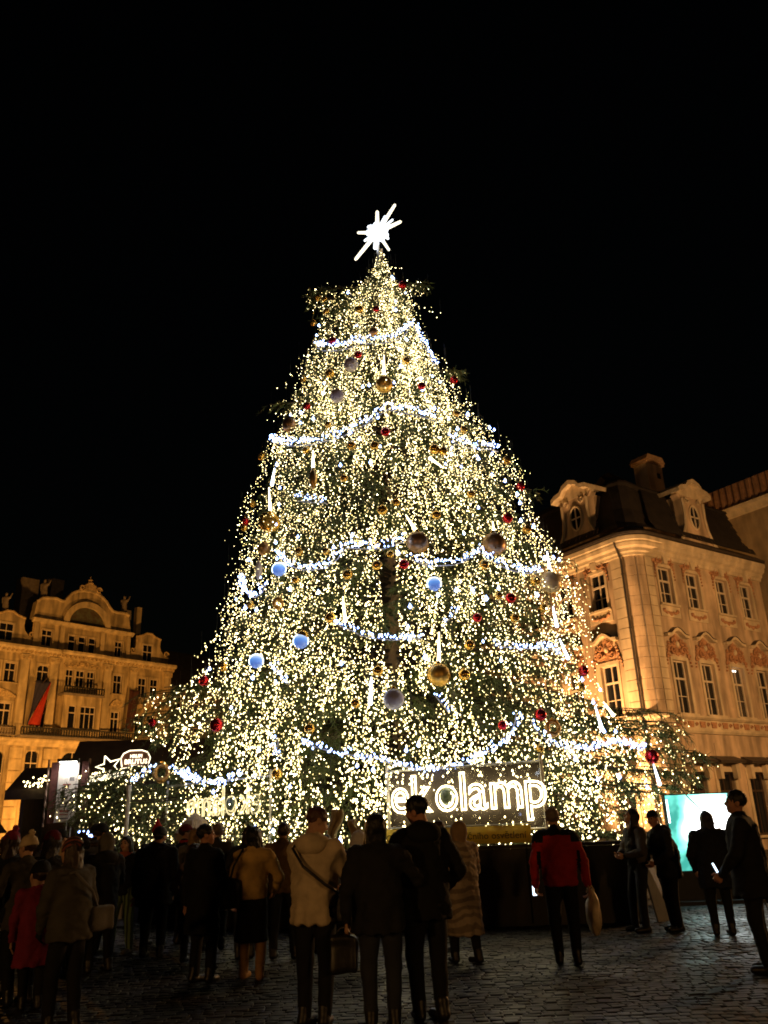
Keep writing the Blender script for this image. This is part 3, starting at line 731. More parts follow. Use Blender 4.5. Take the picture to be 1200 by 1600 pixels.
    # rain pipe beside the corner, lightning wire on the round
    m = MB(); m.tube([FLl.p(.62, .13, 0), FLl.p(.62, .13, 12.75), FLl.p(.62, .42, 13.5)], .055, 7)
    for zz in (2, 4.5, 7, 9.5, 12): m.tube([FLl.p(.62, .13, zz), FLl.p(.62, .13, zz + .06)], .075, 7)
    m.build("rain_pipe", M_zinc, B)
    a = a0 + (a1 - a0) * .62; nn = Vector((math.cos(a), math.sin(a), 0)); m = MB(); m.tube([cx + nn * (RC + .05) + Vector((0, 0, zz)) for zz in (0, 6, 12.8)], .014, 5); m.build("lightning_wire", M_steel, B)
    for k in range(4): m = MB(); 
    # mansard roof
    def ring(off, z, cut=0.6):
        pL = DL * 12.6 - NL * off; p1 = DL * (RC + cut + off * 1.0) - NL * off; p2 = DR * (RC + cut + off * 1.0) - NR * off; pR = DR * ENDR - NR * off
        pts = [pL, p1]
        q0 = DL * off + DR * off
        for t in (.25, .5, .75):
            c = (1 - t) ** 2 * p1 + 2 * t * (1 - t) * (-(NL + NR) * off * .55 + q0 * 0) + t * t * p2; pts.append(c)
        return [p + Vector((0, 0, z)) for p in pts + [p2, pR]]
    rings = [ring(-.25, 14.25), ring(.35, 14.7), ring(.8, 15.6), ring(1.1, 16.6), ring(1.25, 17.0), ring(1.05, 17.08), ring(1.1, 17.2), ring(4.6, 19.2)]
    vs = [p for r in rings for p in r]; k = len(rings[0])
    fs = [(i * k + j, i * k + j + 1, (i + 1) * k + j + 1, (i + 1) * k + j) for i in range(len(rings) - 1) for j in range(k - 1)]
    fs = [f[::-1] for f in fs]
    rf = MB().add(vs, fs).build("roof", M_roof, B)
    # rows of tiles on the steep slopes
    for F, u0, u1 in ((FRr, 1.8, ENDR - .05), (FLl, 1.8, 12.5)):
        for r in range(11):
            t = r / 11; z = 14.35 + 2.6 * t; off = -.12 + (.35 - -.12) * min(1, t * 5) if t < .2 else .35 + .75 * (t - .2) / .8
            m = MB(); u = u0 + (.12 if r % 2 else 0); s0 = u0 + off
            vs = []; 
            while u < u1 - .2:
                j = random.uniform(-.02, .02)
                a = max(u, s0)
                if a < u + .2: m.add([F.p(a, -off + .05 + j * .3, z + j), F.p(u + .23, -off + .05 + j * .3, z + j), F.p(u + .23, -off - .09, z + .3), F.p(a, -off - .09, z + .3)], [(0, 1, 2, 3)])
                u += .24
            tag(m.build("tile_row", M_roof, rf), kind="stuff")
    # chimney
    m = MB(); c = FRr
    m.box(c, 6.25, 7.65, -3.75, -2.9, 16.8, 20.0)
    ch = m.build("chimney", M_plaster, rf)
    m = MB(); m.box(c, 6.15, 7.75, -3.85, -2.8, 20.0, 20.16); m.poly(c, [(6.1, 20.16), (7.8, 20.16), (7.6, 20.5), (6.35, 20.5)], -3.9, -2.75); m.build("chimney_cap", mat("brick_cap", (.40, .26, .15), .9, .3, 8, .3, 30), ch)
    MB().box(c, 7.1, 7.35, -2.898, -2.86, 19.2, 19.5).build("soot_door", M_black, ch)
    # dormers: bell-shaped fronts with an oval light and a curved hood
    def dormer(F0, uc0, k_):
        # scaled about the foot of its front
        class SF:
            n = F0.n; d = F0.d
            def p(s_, u, n, z): return F0.p(uc0 + u * k_, n, 14.12 + (z - 14.12) * k_)
        F = SF(); uc = 0.0
        o = [(uc - 1.35, 14.12), (uc + 1.35, 14.12), (uc + 1.1, 14.45), (uc + .85, 14.9), (uc + .78, 15.5), (uc + .8, 16.2), (uc + .95, 16.4), (uc - .95, 16.4), (uc - .8, 16.2), (uc - .78, 15.5), (uc - .85, 14.9), (uc - 1.1, 14.45)]
        D = MB().poly(F, o, -.55, -.12).build("dormer", M_plaster, B)
        MB().box(F, uc - .7, uc + .7, -2.6, -.55, 14.6, 16.4).build("dormer_cheek", M_plaster, D)
        # hood moulding
        arc = [(-1.15, 16.42), (-.95, 16.55), (-.6, 16.62), (-.4, 16.85), (0, 17.0), (.4, 16.85), (.6, 16.62), (.95, 16.55), (1.15, 16.42)]
        top = [(uc + u, z + .2) for u, z in arc]; bot = [(uc + u, z) for u, z in arc]
        MB().poly(F, bot + top[::-1], -1.6, .2).build("dormer_hood", M_trim, D)
        MB().poly(F, [(uc - .8, 16.38)] + bot[1:-1] + [(uc + .8, 16.38)], -.5, -.1).build("dormer_tympanum", M_trim, D)
        # oval window: ring, glass, cross bars
        k = 18; el = [(uc + .33 * math.cos(2 * math.pi * i / k), 15.45 + .55 * math.sin(2 * math.pi * i / k)) for i in range(k)]
        W = MB().poly(F, el, -.2, -.105).build("oval_window", M_glass, D)
        m = MB(); m.tube([F.p(u, -.09, z) for u, z in el + el[:1]], .055, 6, False); m.build("oval_frame", M_trim, W)
        m = MB(); m.box(F, uc - .03, uc + .03, -.104, -.07, 14.92, 15.98); m.box(F, uc - .32, uc - .03, -.104, -.075, 15.42, 15.48); m.box(F, uc + .03, uc + .32, -.104, -.075, 15.42, 15.48); m.build("glazing_bar", M_wframe2, W)
        m = MB()
        for s in (-1, 1):
            m.tube([F.p(uc + s * x, -.06, z) for x, z in ((1.25, 14.2), (1.02, 14.5), (.8, 14.95), (.72, 15.5), (.74, 16.2))], [.1, .08, .07, .07, .08], 6)
            curl(m, F, uc + s * .45, 16.2, .16, 1.2, -.05, s, .045)
        m.build("dormer_scroll", M_trim, D)
    dormer(FRr, 5.55, 1.16); dormer(FLl, 3.25, 1.16)
    # white strip lamp seen inside an upper-floor room
    a, b, c_, d = wl[2]
    m = MB(); m.box(FRr, a + .25, b - .35, -.172, -.165, d - .18, d - .11); m.build("strip_lamp", glow("strip_lamp_light", (1, .95, .85), 6.0), B)
    # back and end walls
    m = MB(); m.add([DR * ENDR, DR * ENDR - NR * 9, DR * ENDR - NR * 9 + Vector((0, 0, 13.9)), DR * ENDR + Vector((0, 0, 13.9))], [(0, 1, 2, 3)]); m.build("end_wall", M_plaster, B)
    return B
right_palace()

def neighbour():
    o = Vector((20.35, 42.75, 0)); F0 = Fr(o, (0.545, -0.839, 0), NL)
    B = empty("tall_house", F0.p(0, 0, 0), 0, "tall plain house with a ribbed parapet at the right edge, taller than the corner house", "building"); F = Fr((0, 0, 0), F0.d, F0.n)
    hs = [(u, u + 1.1, z, z + 2.0) for u in (3.4, 6.0, 8.6) for z in (5.6, 10.2)]
    m = wall_holes(F, -4.0, 11, 0, 17.3, hs); m.add([F.p(-4, 0, 0), F.p(-4, -8, 0), F.p(-4, -8, 17.3), F.p(-4, 0, 17.3)], [(3, 2, 1, 0)])
    m.build("wall", mat("brown_plaster", (.33, .25, .15), .9, .15, 2, .2, 20, stain=.35), B)
    for h in hs: window(F, B, *h, cols=2)
    m = MB(); band_profile(m, F, -4.2, 11, [(0, 17.0), (.15, 17.05), (.2, 17.25), (.42, 17.35), (.45, 17.5), (0, 17.52)]); m.build("cornice", M_trim, B)
    MB().box(F, -4.1, 11, -.5, .1, 17.52, 18.9).build("parapet", mat("brown_tile", (.25, .14, .08), .85, .25, 4, .3, 20), B)
    for i in range(36):
        u = -4.0 + i * .42; MB().box(F, u, u + .17, .1, .2, 17.54, 18.86).build("rib", MATS["brown_tile"], B)
    m = MB(); m.box(F, 1.0, 3.0, .01, .06, 0, 3.0); m.build("dark_doorway", M_black, B)
neighbour()
ORN=[('gold_large',0.13,19.10,12.28,0.219),('pearl_large',-0.74,19.76,13.30,0.194),('pearl_large',-1.10,19.21,12.06,0.185),('brown_large',-2.41,19.82,11.58,0.189),('goldlong',-1.69,18.72,9.53,0.188),('golddisc',-2.86,19.57,8.78,0.243),('bronze',0.72,17.68,7.47,0.244),('bronze',2.49,18.24,7.54,0.268),('cream',3.87,19.20,6.85,0.265),('blue',-2.47,18.53,7.22,0.180),('blue',1.02,17.42,6.42,0.167),('blue',-1.86,17.52,5.31,0.180),('blue',-2.87,17.98,5.01,0.171),('lilac',0.05,16.60,3.90,0.206),('gold_large',0.97,16.82,4.38,0.223),('brown_large',-2.96,19.35,8.01,0.158),('pearl_long',-3.05,19.18,7.42,0.172),('ring',-5.40,20.27,2.94,0.210),('ring',3.21,17.26,3.31,0.163),('ring',-2.44,18.20,6.33,0.131),('red',-3.75,18.30,3.74,0.145),('red',2.99,17.25,3.57,0.122),('red',5.96,20.16,2.87,0.162),('red',2.95,18.84,8.38,0.125),('red',2.62,18.33,7.58,0.135),('red',3.63,20.52,9.86,0.121),('red',-3.74,21.14,9.39,0.105),('red',2.72,18.02,6.20,0.116),('red',1.89,17.47,5.66,0.097),('red',0.39,17.49,6.91,0.112),('red',0.11,18.50,10.62,0.111),('red',-1.93,19.64,12.02,0.103),('red',-1.27,20.36,14.43,0.111),('red',-0.54,19.79,13.61,0.107),('red',1.10,19.27,12.28,0.102),('red',2.16,21.22,13.53,0.113),('red',0.82,21.18,16.82,0.120),('red',0.00,20.36,15.44,0.095),('red',4.41,19.23,4.74,0.123),('red',-4.34,19.55,4.90,0.125),('red',2.14,16.75,3.34,0.091),('red',-5.66,20.20,4.08,0.097),('gold',-1.49,21.17,15.99,0.099),('gold',-1.76,21.45,16.68,0.100),('gold',-1.56,21.45,16.61,0.081),('gold',-0.48,20.47,15.53,0.114),('gold',-1.92,21.64,15.91,0.100),('brown',-0.11,20.02,14.47,0.128),('gold',-1.33,19.99,13.18,0.125),('gold',0.76,19.74,13.34,0.106),('gold',-2.14,20.85,13.53,0.093),('gold',-1.33,18.95,11.10,0.082),('gold',-0.74,18.54,10.31,0.110),('gold',-0.17,18.42,10.22,0.110),('gold',1.28,18.53,10.12,0.126),('gold',1.50,18.60,10.09,0.110),('gold',-1.89,19.05,10.48,0.097),('gold',-0.92,18.38,9.38,0.092),('gold',-0.04,17.93,8.36,0.118),('gold',0.29,17.98,8.55,0.089),('gold',1.19,17.97,8.20,0.103),('gold',2.09,19.08,10.88,0.098),('gold',1.94,19.18,11.39,0.083),('gold',3.23,19.98,10.38,0.102),('gold',2.08,18.52,8.90,0.092),('gold',3.44,19.17,8.18,0.111),('gold',-1.99,18.29,7.55,0.104),('gold',-1.34,17.93,7.42,0.087),('gold',-0.85,17.58,6.76,0.113),('gold',-0.20,17.51,6.92,0.113),('gold',-2.04,18.09,6.83,0.087),('gold',0.10,17.55,7.18,0.085),('gold',2.18,17.91,6.96,0.116),('gold',3.43,18.70,6.76,0.121),('gold',2.44,17.85,6.22,0.086),('gold',3.54,18.64,6.10,0.105),('gold',2.75,17.91,5.72,0.100),('gold',1.66,17.20,5.03,0.108),('gold',1.49,16.95,4.38,0.119),('gold',-0.24,16.85,4.51,0.105),('gold',-1.22,17.41,5.77,0.110),('gold',-1.61,16.77,3.42,0.104),('gold',-0.70,16.65,3.86,0.091),('gold',-2.27,16.96,2.61,0.105),('gold',-1.82,17.54,5.42,0.125),('gold',-3.20,18.99,6.54,0.092),('gold',-3.33,21.12,11.30,0.108),('gold',-3.57,21.26,9.95,0.089),('gold',-3.76,21.12,9.20,0.088),('gold',-3.76,18.84,5.08,0.105),('gold',4.17,18.63,4.29,0.104),('gold',2.86,16.95,2.90,0.080),]
GAR=[[(-1.82,21.04,14.75),(-1.55,20.50,14.29),(-1.26,20.19,14.07),(-0.80,19.97,14.00),(-0.49,19.93,14.12),(-0.09,19.84,14.05),(0.18,19.82,14.04),(0.45,19.88,14.13),(0.73,20.11,14.43),(0.94,20.57,14.99),],
[(1.01,20.78,15.21),(1.13,20.79,14.96),(1.25,20.58,14.50),(1.41,20.46,14.10),(1.48,20.45,13.84),(1.70,20.73,13.66),],
[(-3.02,20.66,11.58),(-2.63,19.85,11.08),(-2.33,19.49,10.86),(-2.06,19.24,10.75),(-1.71,18.99,10.64),(-1.45,18.87,10.66),(-1.17,18.76,10.65),(-0.88,18.69,10.73),(-0.64,18.67,10.84),(-0.40,18.66,10.97),(-0.15,18.70,11.16),(0.10,18.74,11.35),(0.21,18.76,11.43),],
[(0.21,18.76,11.43),(0.50,18.73,11.31),(0.82,18.76,11.26),(1.09,18.79,11.19),(1.38,18.84,11.09),],
[(1.66,18.79,10.56),(1.90,18.85,10.42),(2.18,19.01,10.39),(2.50,19.24,10.45),(2.78,19.52,10.57),(3.03,19.79,10.61),],
[(-2.10,18.90,9.09),(-1.85,18.71,8.99),(-1.65,18.57,8.90),(-1.44,18.45,8.86),(-1.33,18.38,8.78),],
[(-2.59,18.83,7.70),(-2.35,18.52,7.43),(-2.13,18.29,7.23),(-1.91,18.11,7.10),(-1.66,17.96,7.04),(-1.44,17.86,7.03),(-1.26,17.81,7.09),(-1.09,17.78,7.21),(-0.97,17.80,7.37),(-0.88,17.81,7.49),],
[(-0.88,17.81,7.49),(-0.60,17.74,7.43),(-0.32,17.67,7.39),(-0.03,17.64,7.37),(0.19,17.65,7.45),(0.43,17.69,7.53),],
[(0.53,17.57,7.11),(0.73,17.54,6.98),(0.97,17.55,6.90),(1.22,17.61,6.92),(1.48,17.67,6.94),(1.69,17.75,7.02),(1.95,17.90,7.20),(2.15,18.04,7.38),],
[(2.14,18.03,7.34),(2.35,18.08,7.17),(2.60,18.17,7.03),(2.87,18.32,6.95),(3.20,18.56,6.94),(3.61,18.98,7.07),],
[(-3.60,20.19,7.63),(-3.54,19.87,7.33),(-3.45,19.55,7.05),(-3.27,19.20,6.82),(-3.11,18.96,6.72),(-2.95,18.81,6.75),(-2.86,18.75,6.87),(-2.82,18.75,7.01),],
[(-1.15,17.39,5.68),(-0.97,17.31,5.56),(-0.77,17.22,5.45),(-0.57,17.15,5.33),(-0.37,17.11,5.26),(-0.13,17.08,5.22),(0.10,17.07,5.19),(0.43,17.06,5.20),(0.70,17.09,5.20),],
[(1.11,17.20,5.43),(1.23,17.27,5.57),(1.36,17.34,5.72),(1.48,17.41,5.86),],
[(2.19,17.44,5.08),(2.40,17.54,5.05),(2.62,17.66,5.05),(2.92,17.83,5.06),(3.23,18.09,5.09),(3.54,18.36,5.12),(3.77,18.57,5.08),],
[(-1.80,16.81,3.21),(-1.54,16.70,3.09),(-1.28,16.59,3.00),(-1.03,16.52,2.92),(-0.79,16.45,2.88),(-0.54,16.40,2.83),(-0.30,16.37,2.79),(-0.12,16.34,2.71),(0.06,16.33,2.65),(0.30,16.31,2.60),(0.53,16.32,2.55),(0.84,16.35,2.57),(1.08,16.37,2.58),(1.33,16.41,2.66),(1.59,16.48,2.76),(1.85,16.57,2.87),(2.12,16.69,3.03),(2.30,16.79,3.19),(2.44,16.93,3.43),(2.48,17.01,3.59),],
[(2.79,17.08,3.41),(2.86,17.06,3.26),(3.00,17.09,3.11),(3.21,17.17,2.98),(3.47,17.32,2.94),(3.78,17.55,2.94),(4.10,17.82,2.98),(4.47,18.22,3.05),(4.88,18.76,3.11),(5.38,19.58,3.10),(5.80,20.17,3.09),],
[(-5.94,19.90,2.74),(-5.81,20.02,2.88),(-5.66,20.15,3.05),(-5.51,20.27,3.14),],
[(-5.21,20.43,3.10),(-5.00,20.54,2.95),(-4.51,19.43,2.76),(-4.09,18.69,2.63),(-3.77,18.27,2.56),(-3.47,17.92,2.56),(-3.22,17.66,2.60),(-3.01,17.49,2.69),],
[(-2.35,17.11,3.36),(-2.28,17.05,3.22),(-2.29,17.04,3.08),(-2.20,16.97,2.90),],
[(0.87,16.69,3.99),(0.99,16.63,3.79),(1.10,16.60,3.64),],
[(-2.43,17.64,4.83),(-2.32,17.52,4.67),(-2.20,17.40,4.50),(-2.09,17.31,4.39),],
]
ICE=[((0.16,19.63,13.44),(0.14,19.63,12.89),0),((-1.70,18.89,10.36),(-1.70,18.89,9.94),0),((-2.93,19.86,9.82),(-2.88,19.86,9.20),0),((0.49,17.85,8.18),(0.68,17.85,7.83),0),((2.53,18.46,8.16),(2.53,18.46,7.87),0),((3.93,19.50,7.70),(3.94,19.50,7.24),1),((1.04,17.12,5.30),(1.00,17.12,4.70),0),((-0.95,17.42,6.21),(-0.91,17.42,5.69),0),((-0.38,16.78,4.37),(-0.41,16.78,3.87),1),((3.81,18.93,6.19),(3.85,18.93,5.74),1),((3.84,18.75,5.40),(3.98,18.75,4.96),1),((-2.77,19.74,10.30),(-2.83,19.74,9.86),1),((4.45,18.71,3.87),(4.53,18.71,3.39),1),((4.84,19.45,4.03),(5.00,19.45,3.76),0),((5.97,20.18,2.70),(6.04,20.18,2.27),1),((2.85,16.84,2.58),(2.74,16.84,2.42),1),((1.46,18.43,9.56),(1.16,18.43,9.82),0),]
# ------------------------------------------------------------------ the christmas tree
AX, AY = 0.10, 22.0
ZK = [1.2, 1.8, 2.6, 3.3, 3.9, 4.7, 5.4, 6.2, 7.0, 8.0, 8.8, 9.6, 10.7, 11.5, 12.0, 12.6, 13.3, 14.1, 14.9, 16.0, 16.9, 17.2, 17.5, 17.8, 18.9]
LK = [4.2, 5.0, 5.3, 5.35, 5.4, 5.3, 5.0, 4.6, 4.4, 4.1, 3.9, 3.85, 3.8, 3.6, 3.4, 3.0, 2.7, 2.65, 2.3, 2.05, 1.75, 1.4, .8, .3, .06]
RK = [5.2, 5.9, 6.0, 5.6, 5.3, 5.0, 4.8, 4.7, 4.6, 4.5, 4.1, 3.75, 3.6, 3.35, 2.8, 2.3, 1.85, 1.7, 1.25, .85, .8, .7, .35, .16, .06]
FK = [5.0, 5.5, 5.6, 5.5, 5.3, 5.0, 4.8, 4.6, 4.4, 4.1, 3.85, 3.65, 3.4, 3.15, 3.0, 2.65, 2.3, 2.1, 1.75, 1.4, 1.1, .9, .5, .2, .06]
def surf(az, z):
    """point of the crown's mean surface; az 0 = towards the sign, +90 = right"""
    l, r, f = np.interp(z, ZK, LK), np.interp(z, ZK, RK), np.interp(z, ZK, FK)
    s, c = np.sin(az), np.cos(az); side = np.where(s < 0, l, r)
    return np.stack([0.12 + AX + side * s, AY - f * c, z + 0 * az], -1)
def in_gap(p):
    """the slot in the front boughs through which the trunk shows"""
    dy = AY - p[:, 1]
    return (np.abs(p[:, 0] - 0.06) < 0.17) & (dy > 0.2) & (p[:, 2] > 5.5 - 0.17 * dy) & (p[:, 2] < 8.9 - 0.30 * dy)

def make_tree():
    T = empty("christmas_tree", (AX, AY, 0), 0, "huge conifer christmas tree standing in a dark box, covered in lights", "tree")
    off = np.array([AX, AY, 0])
    m = MB(); pts = []; rad = []
    for i in range(24):
        z = 18.9 * i / 23; pts.append((0.03 * math.sin(i * .9) + .12 * (z / 19), 0.03 * math.cos(i * 1.3), z)); rad.append(.34 * (1 - z / 19.6) + .02)
    m.tube(pts, rad, 10); m.build("trunk", mat("spruce_bark", (.42, .28, .16), .9, .35, 9, .7, 30), T, True)
    # boughs
    starts, ends = [], []
    z = 1.3
    while z < 18.3:
        r = np.interp(z, ZK, FK); k = int(9 + 3.6 * r); a0 = rng.uniform(0, 6.28)
        for i in range(k):
            az = a0 + 2 * math.pi * i / k + rng.normal(0, .12); zz = z + rng.normal(0, .12)
            e = surf(np.array([az]), np.array([max(1.2, zz)]))[0]
            t = rng.uniform(.76, .98)
            c = np.array([AX + .12 * z / 19, AY, min(18.8, zz + .25 + .10 * r)])
            ee = c + (e - c) * t; ee[2] = max(1.0, zz - rng.uniform(.0, .25))
            starts.append(c); ends.append(ee)
        z += .36
    # the stray long boughs that break the outline
    long_ = [((-2.0, 21.6, 17.1), 2), ((-1.8, 21.5, 16.6), 3), ((1.35, 21.6, 17.0), 2), ((-6.0, 21.3, 4.9), 5), ((-6.2, 21.2, 4.3), 5), ((-5.9, 21.0, 3.9), 4), ((-7.6, 20.8, 2.6), 6), ((-7.3, 20.6, 2.2), 6),
             ((-7.0, 20.9, 2.95), 6), ((-6.6, 20.2, 1.9), 6), ((-6.3, 20.5, 2.5), 6), ((-5.6, 20.0, 1.7), 5), ((7.1, 21.2, 2.95), 5), ((7.0, 21.0, 2.5), 5), ((6.6, 20.6, 3.5), 5), ((6.6, 20.4, 2.1), 5),
             ((5.15, 21.6, 7.9), 2), ((2.35, 21.5, 13.9), 2), ((4.25, 21.7, 10.3), 2), ((-3.0, 21.5, 13.1), 2), ((6.9, 21.2, 3.5), 3), ((6.6, 21.0, 3.9), 2)]
    for e, n in long_:
        for q in range(n):
            e2 = np.array(e) + rng.normal(0, .16, 3); starts.append(np.array([AX, AY, min(18.3, e[2] + (.6 if e[2] < 12 else .25))])); ends.append(e2)
    S = np.array(starts); E = np.array(ends); nb = len(S)
    m = MB()
    for a, b in zip(S, E):
        if b[1] < 21 and abs(b[0] - .06) < .35 and 4.6 < b[2] < 8.6: continue
        mid = (a + b) / 2 + np.array([0, 0, .12])
        m.tube([tuple(a - off), tuple(mid - off), tuple(b - off)], [.05, .032, .012], 4, False)
    tag(m.build("boughs", mat("twig_bark", (.07, .05, .03), .9, .35, 9), T), kind="stuff")
    # strands: drooping twigs along every bough
    org = []; dirs = []; lens = []
    for a, b in zip(S, E):
        L = np.linalg.norm(b - a); n = int(6 + L * 4.2)
        tt = rng.uniform(.30, 1.02, n) ** .8
        p = a + (b - a) * tt[:, None]; p[:, 2] += .12 * (1 - (2 * tt - 1) ** 2)
        d = (b - a) / max(L, .1)
        side = np.array([-d[1], d[0], 0])
        sgn = rng.choice([-1, 1], n)
        dd = side * sgn[:, None] * rng.uniform(.15, .9, n)[:, None] + d * rng.uniform(.2, .8, n)[:, None] + np.array([0, 0, 1]) * rng.uniform(-.75, .10, n)[:, None]
        org.append(p); dirs.append(dd / np.linalg.norm(dd, axis=1)[:, None]); lens.append(rng.uniform(.22, .55, n) * np.clip((19.1 - p[:, 2]) / 2.6, .28, 1))
    org = np.concatenate(org); dirs = np.concatenate(dirs); lens = np.concatenate(lens)
    keep = ~in_gap(org); org, dirs, lens = org[keep], dirs[keep], lens[keep]
    # needles
    K = 15; n = len(org)
    t = (np.arange(K) + .5) / K
    t = t[None, :] + rng.uniform(-.03, .03, (n, K))
    drop = .38 * (t ** 2) * lens[:, None]
    P = org[:, None, :] + dirs[:, None, :] * (t * lens[:, None])[..., None]; P[..., 2] -= drop
    nd = dirs[:, None, :] * .75 + rng.normal(0, .5, (n, K, 3)); nd[..., 2] -= .35
    nd /= np.linalg.norm(nd, axis=2)[..., None]
    ln = rng.uniform(.09, .17, (n, K, 1)); w = rng.normal(0, 1, (n, K, 3)); w = np.cross(nd, w); w /= np.linalg.norm(w, axis=2)[..., None] + 1e-9
    w *= rng.uniform(.007, .013, (n, K, 1))
    A = P - w; B = P + w; C = P + nd * ln + w * .35; D = P + nd * ln - w * .35
    V = np.stack([A, B, C, D], 2).reshape(-1, 3) - off
    Q = np.arange(len(V)).reshape(-1, 4)
    fm = mat("spruce_needles", (.09, .13, .035), .55, .35, 1.3, color2=(.13, .17, .05))
    o = np_mesh("crown", V, Q, fm, T); tag(o, kind="stuff")
    # twigs carrying the needles
    V = []; w = np.cross(dirs, np.array([0.3, .2, 1.0])); w /= np.linalg.norm(w, axis=1)[:, None] + 1e-9; w *= .006
    p1 = org + dirs * (lens * .55)[:, None]; p1[:, 2] -= .38 * .3 * lens; p2 = org + dirs * lens[:, None]; p2[:, 2] -= .38 * lens
    V = np.stack([org - w, org + w, p1 + w, p1 - w, p2 + w * .4, p2 - w * .4], 1).reshape(-1, 3) - off
    b = 6 * np.arange(len(org))[:, None]
    Q = np.concatenate([b + np.array([[0, 1, 2, 3]]), b + np.array([[3, 2, 4, 5]])])
    tag(np_mesh("twigs", V, Q, MATS["twig_bark"], T), kind="stuff")
    return org, dirs, lens, S, E
T_org, T_dir, T_len, T_S, T_E = make_tree()

# ------------------------------------------------------------------ lights on the tree
BULB_V = []
for zz, rr in ((2.1, .12), (.75, .62), (-.15, 1.0), (-.85, .55)):
    for j in range(5):
        a = 2 * math.pi * j / 5 + zz; BULB_V.append((rr * math.cos(a), rr * math.sin(a), zz))
BULB_V = np.array(BULB_V)
BULB_F = [(i * 5 + j, i * 5 + (j + 1) % 5, (i + 1) * 5 + (j + 1) % 5, (i + 1) * 5 + j) for i in range(3) for j in range(5)]
BQ = np.array(BULB_F)
OCT_V = np.array([(1, 0, 0), (0, 1, 0), (-1, 0, 0), (0, -1, 0), (0, 0, 1.9), (0, 0, -1)]); OCT_F = np.array([(0, 1, 4), (1, 2, 4), (2, 3, 4), (3, 0, 4), (1, 0, 5), (2, 1, 5), (3, 2, 5), (0, 3, 5)])
def bulbs_mesh(name, P, R, m, parent, org=(0, 0, 0)):
    n = len(P); V = (P[:, None, :] - np.array(org)) + OCT_V[None] * 1.12 * np.asarray(R)[:, None, None]
    Q = (OCT_F[None] + 6 * np.arange(n)[:, None, None]).reshape(-1, 3)
    o = np_mesh(name, V.reshape(-1, 3), Q, m, parent, True, 3); tag(o, kind="stuff"); return o
M_warm = glow("warm_bulb", (1.0, 0.82, 0.39), 9.0, (.9, .8, .5)); M_warm2 = glow("warm_bulb_soft", (1.0, 0.77, 0.29), 4.6, (.9, .8, .5)); M_warm3 = glow("warm_bulb_bright", (1.0, 0.87, 0.52), 17.0, (.9, .8, .5))
M_cool = glow("cool_bulb", (0.30, 0.45, 1.0), 10.0, (.8, .85, .9))
M_blue = glow("blue_bulb", (0.28, 0.42, 1.0), 9.0, (.5, .6, .9))

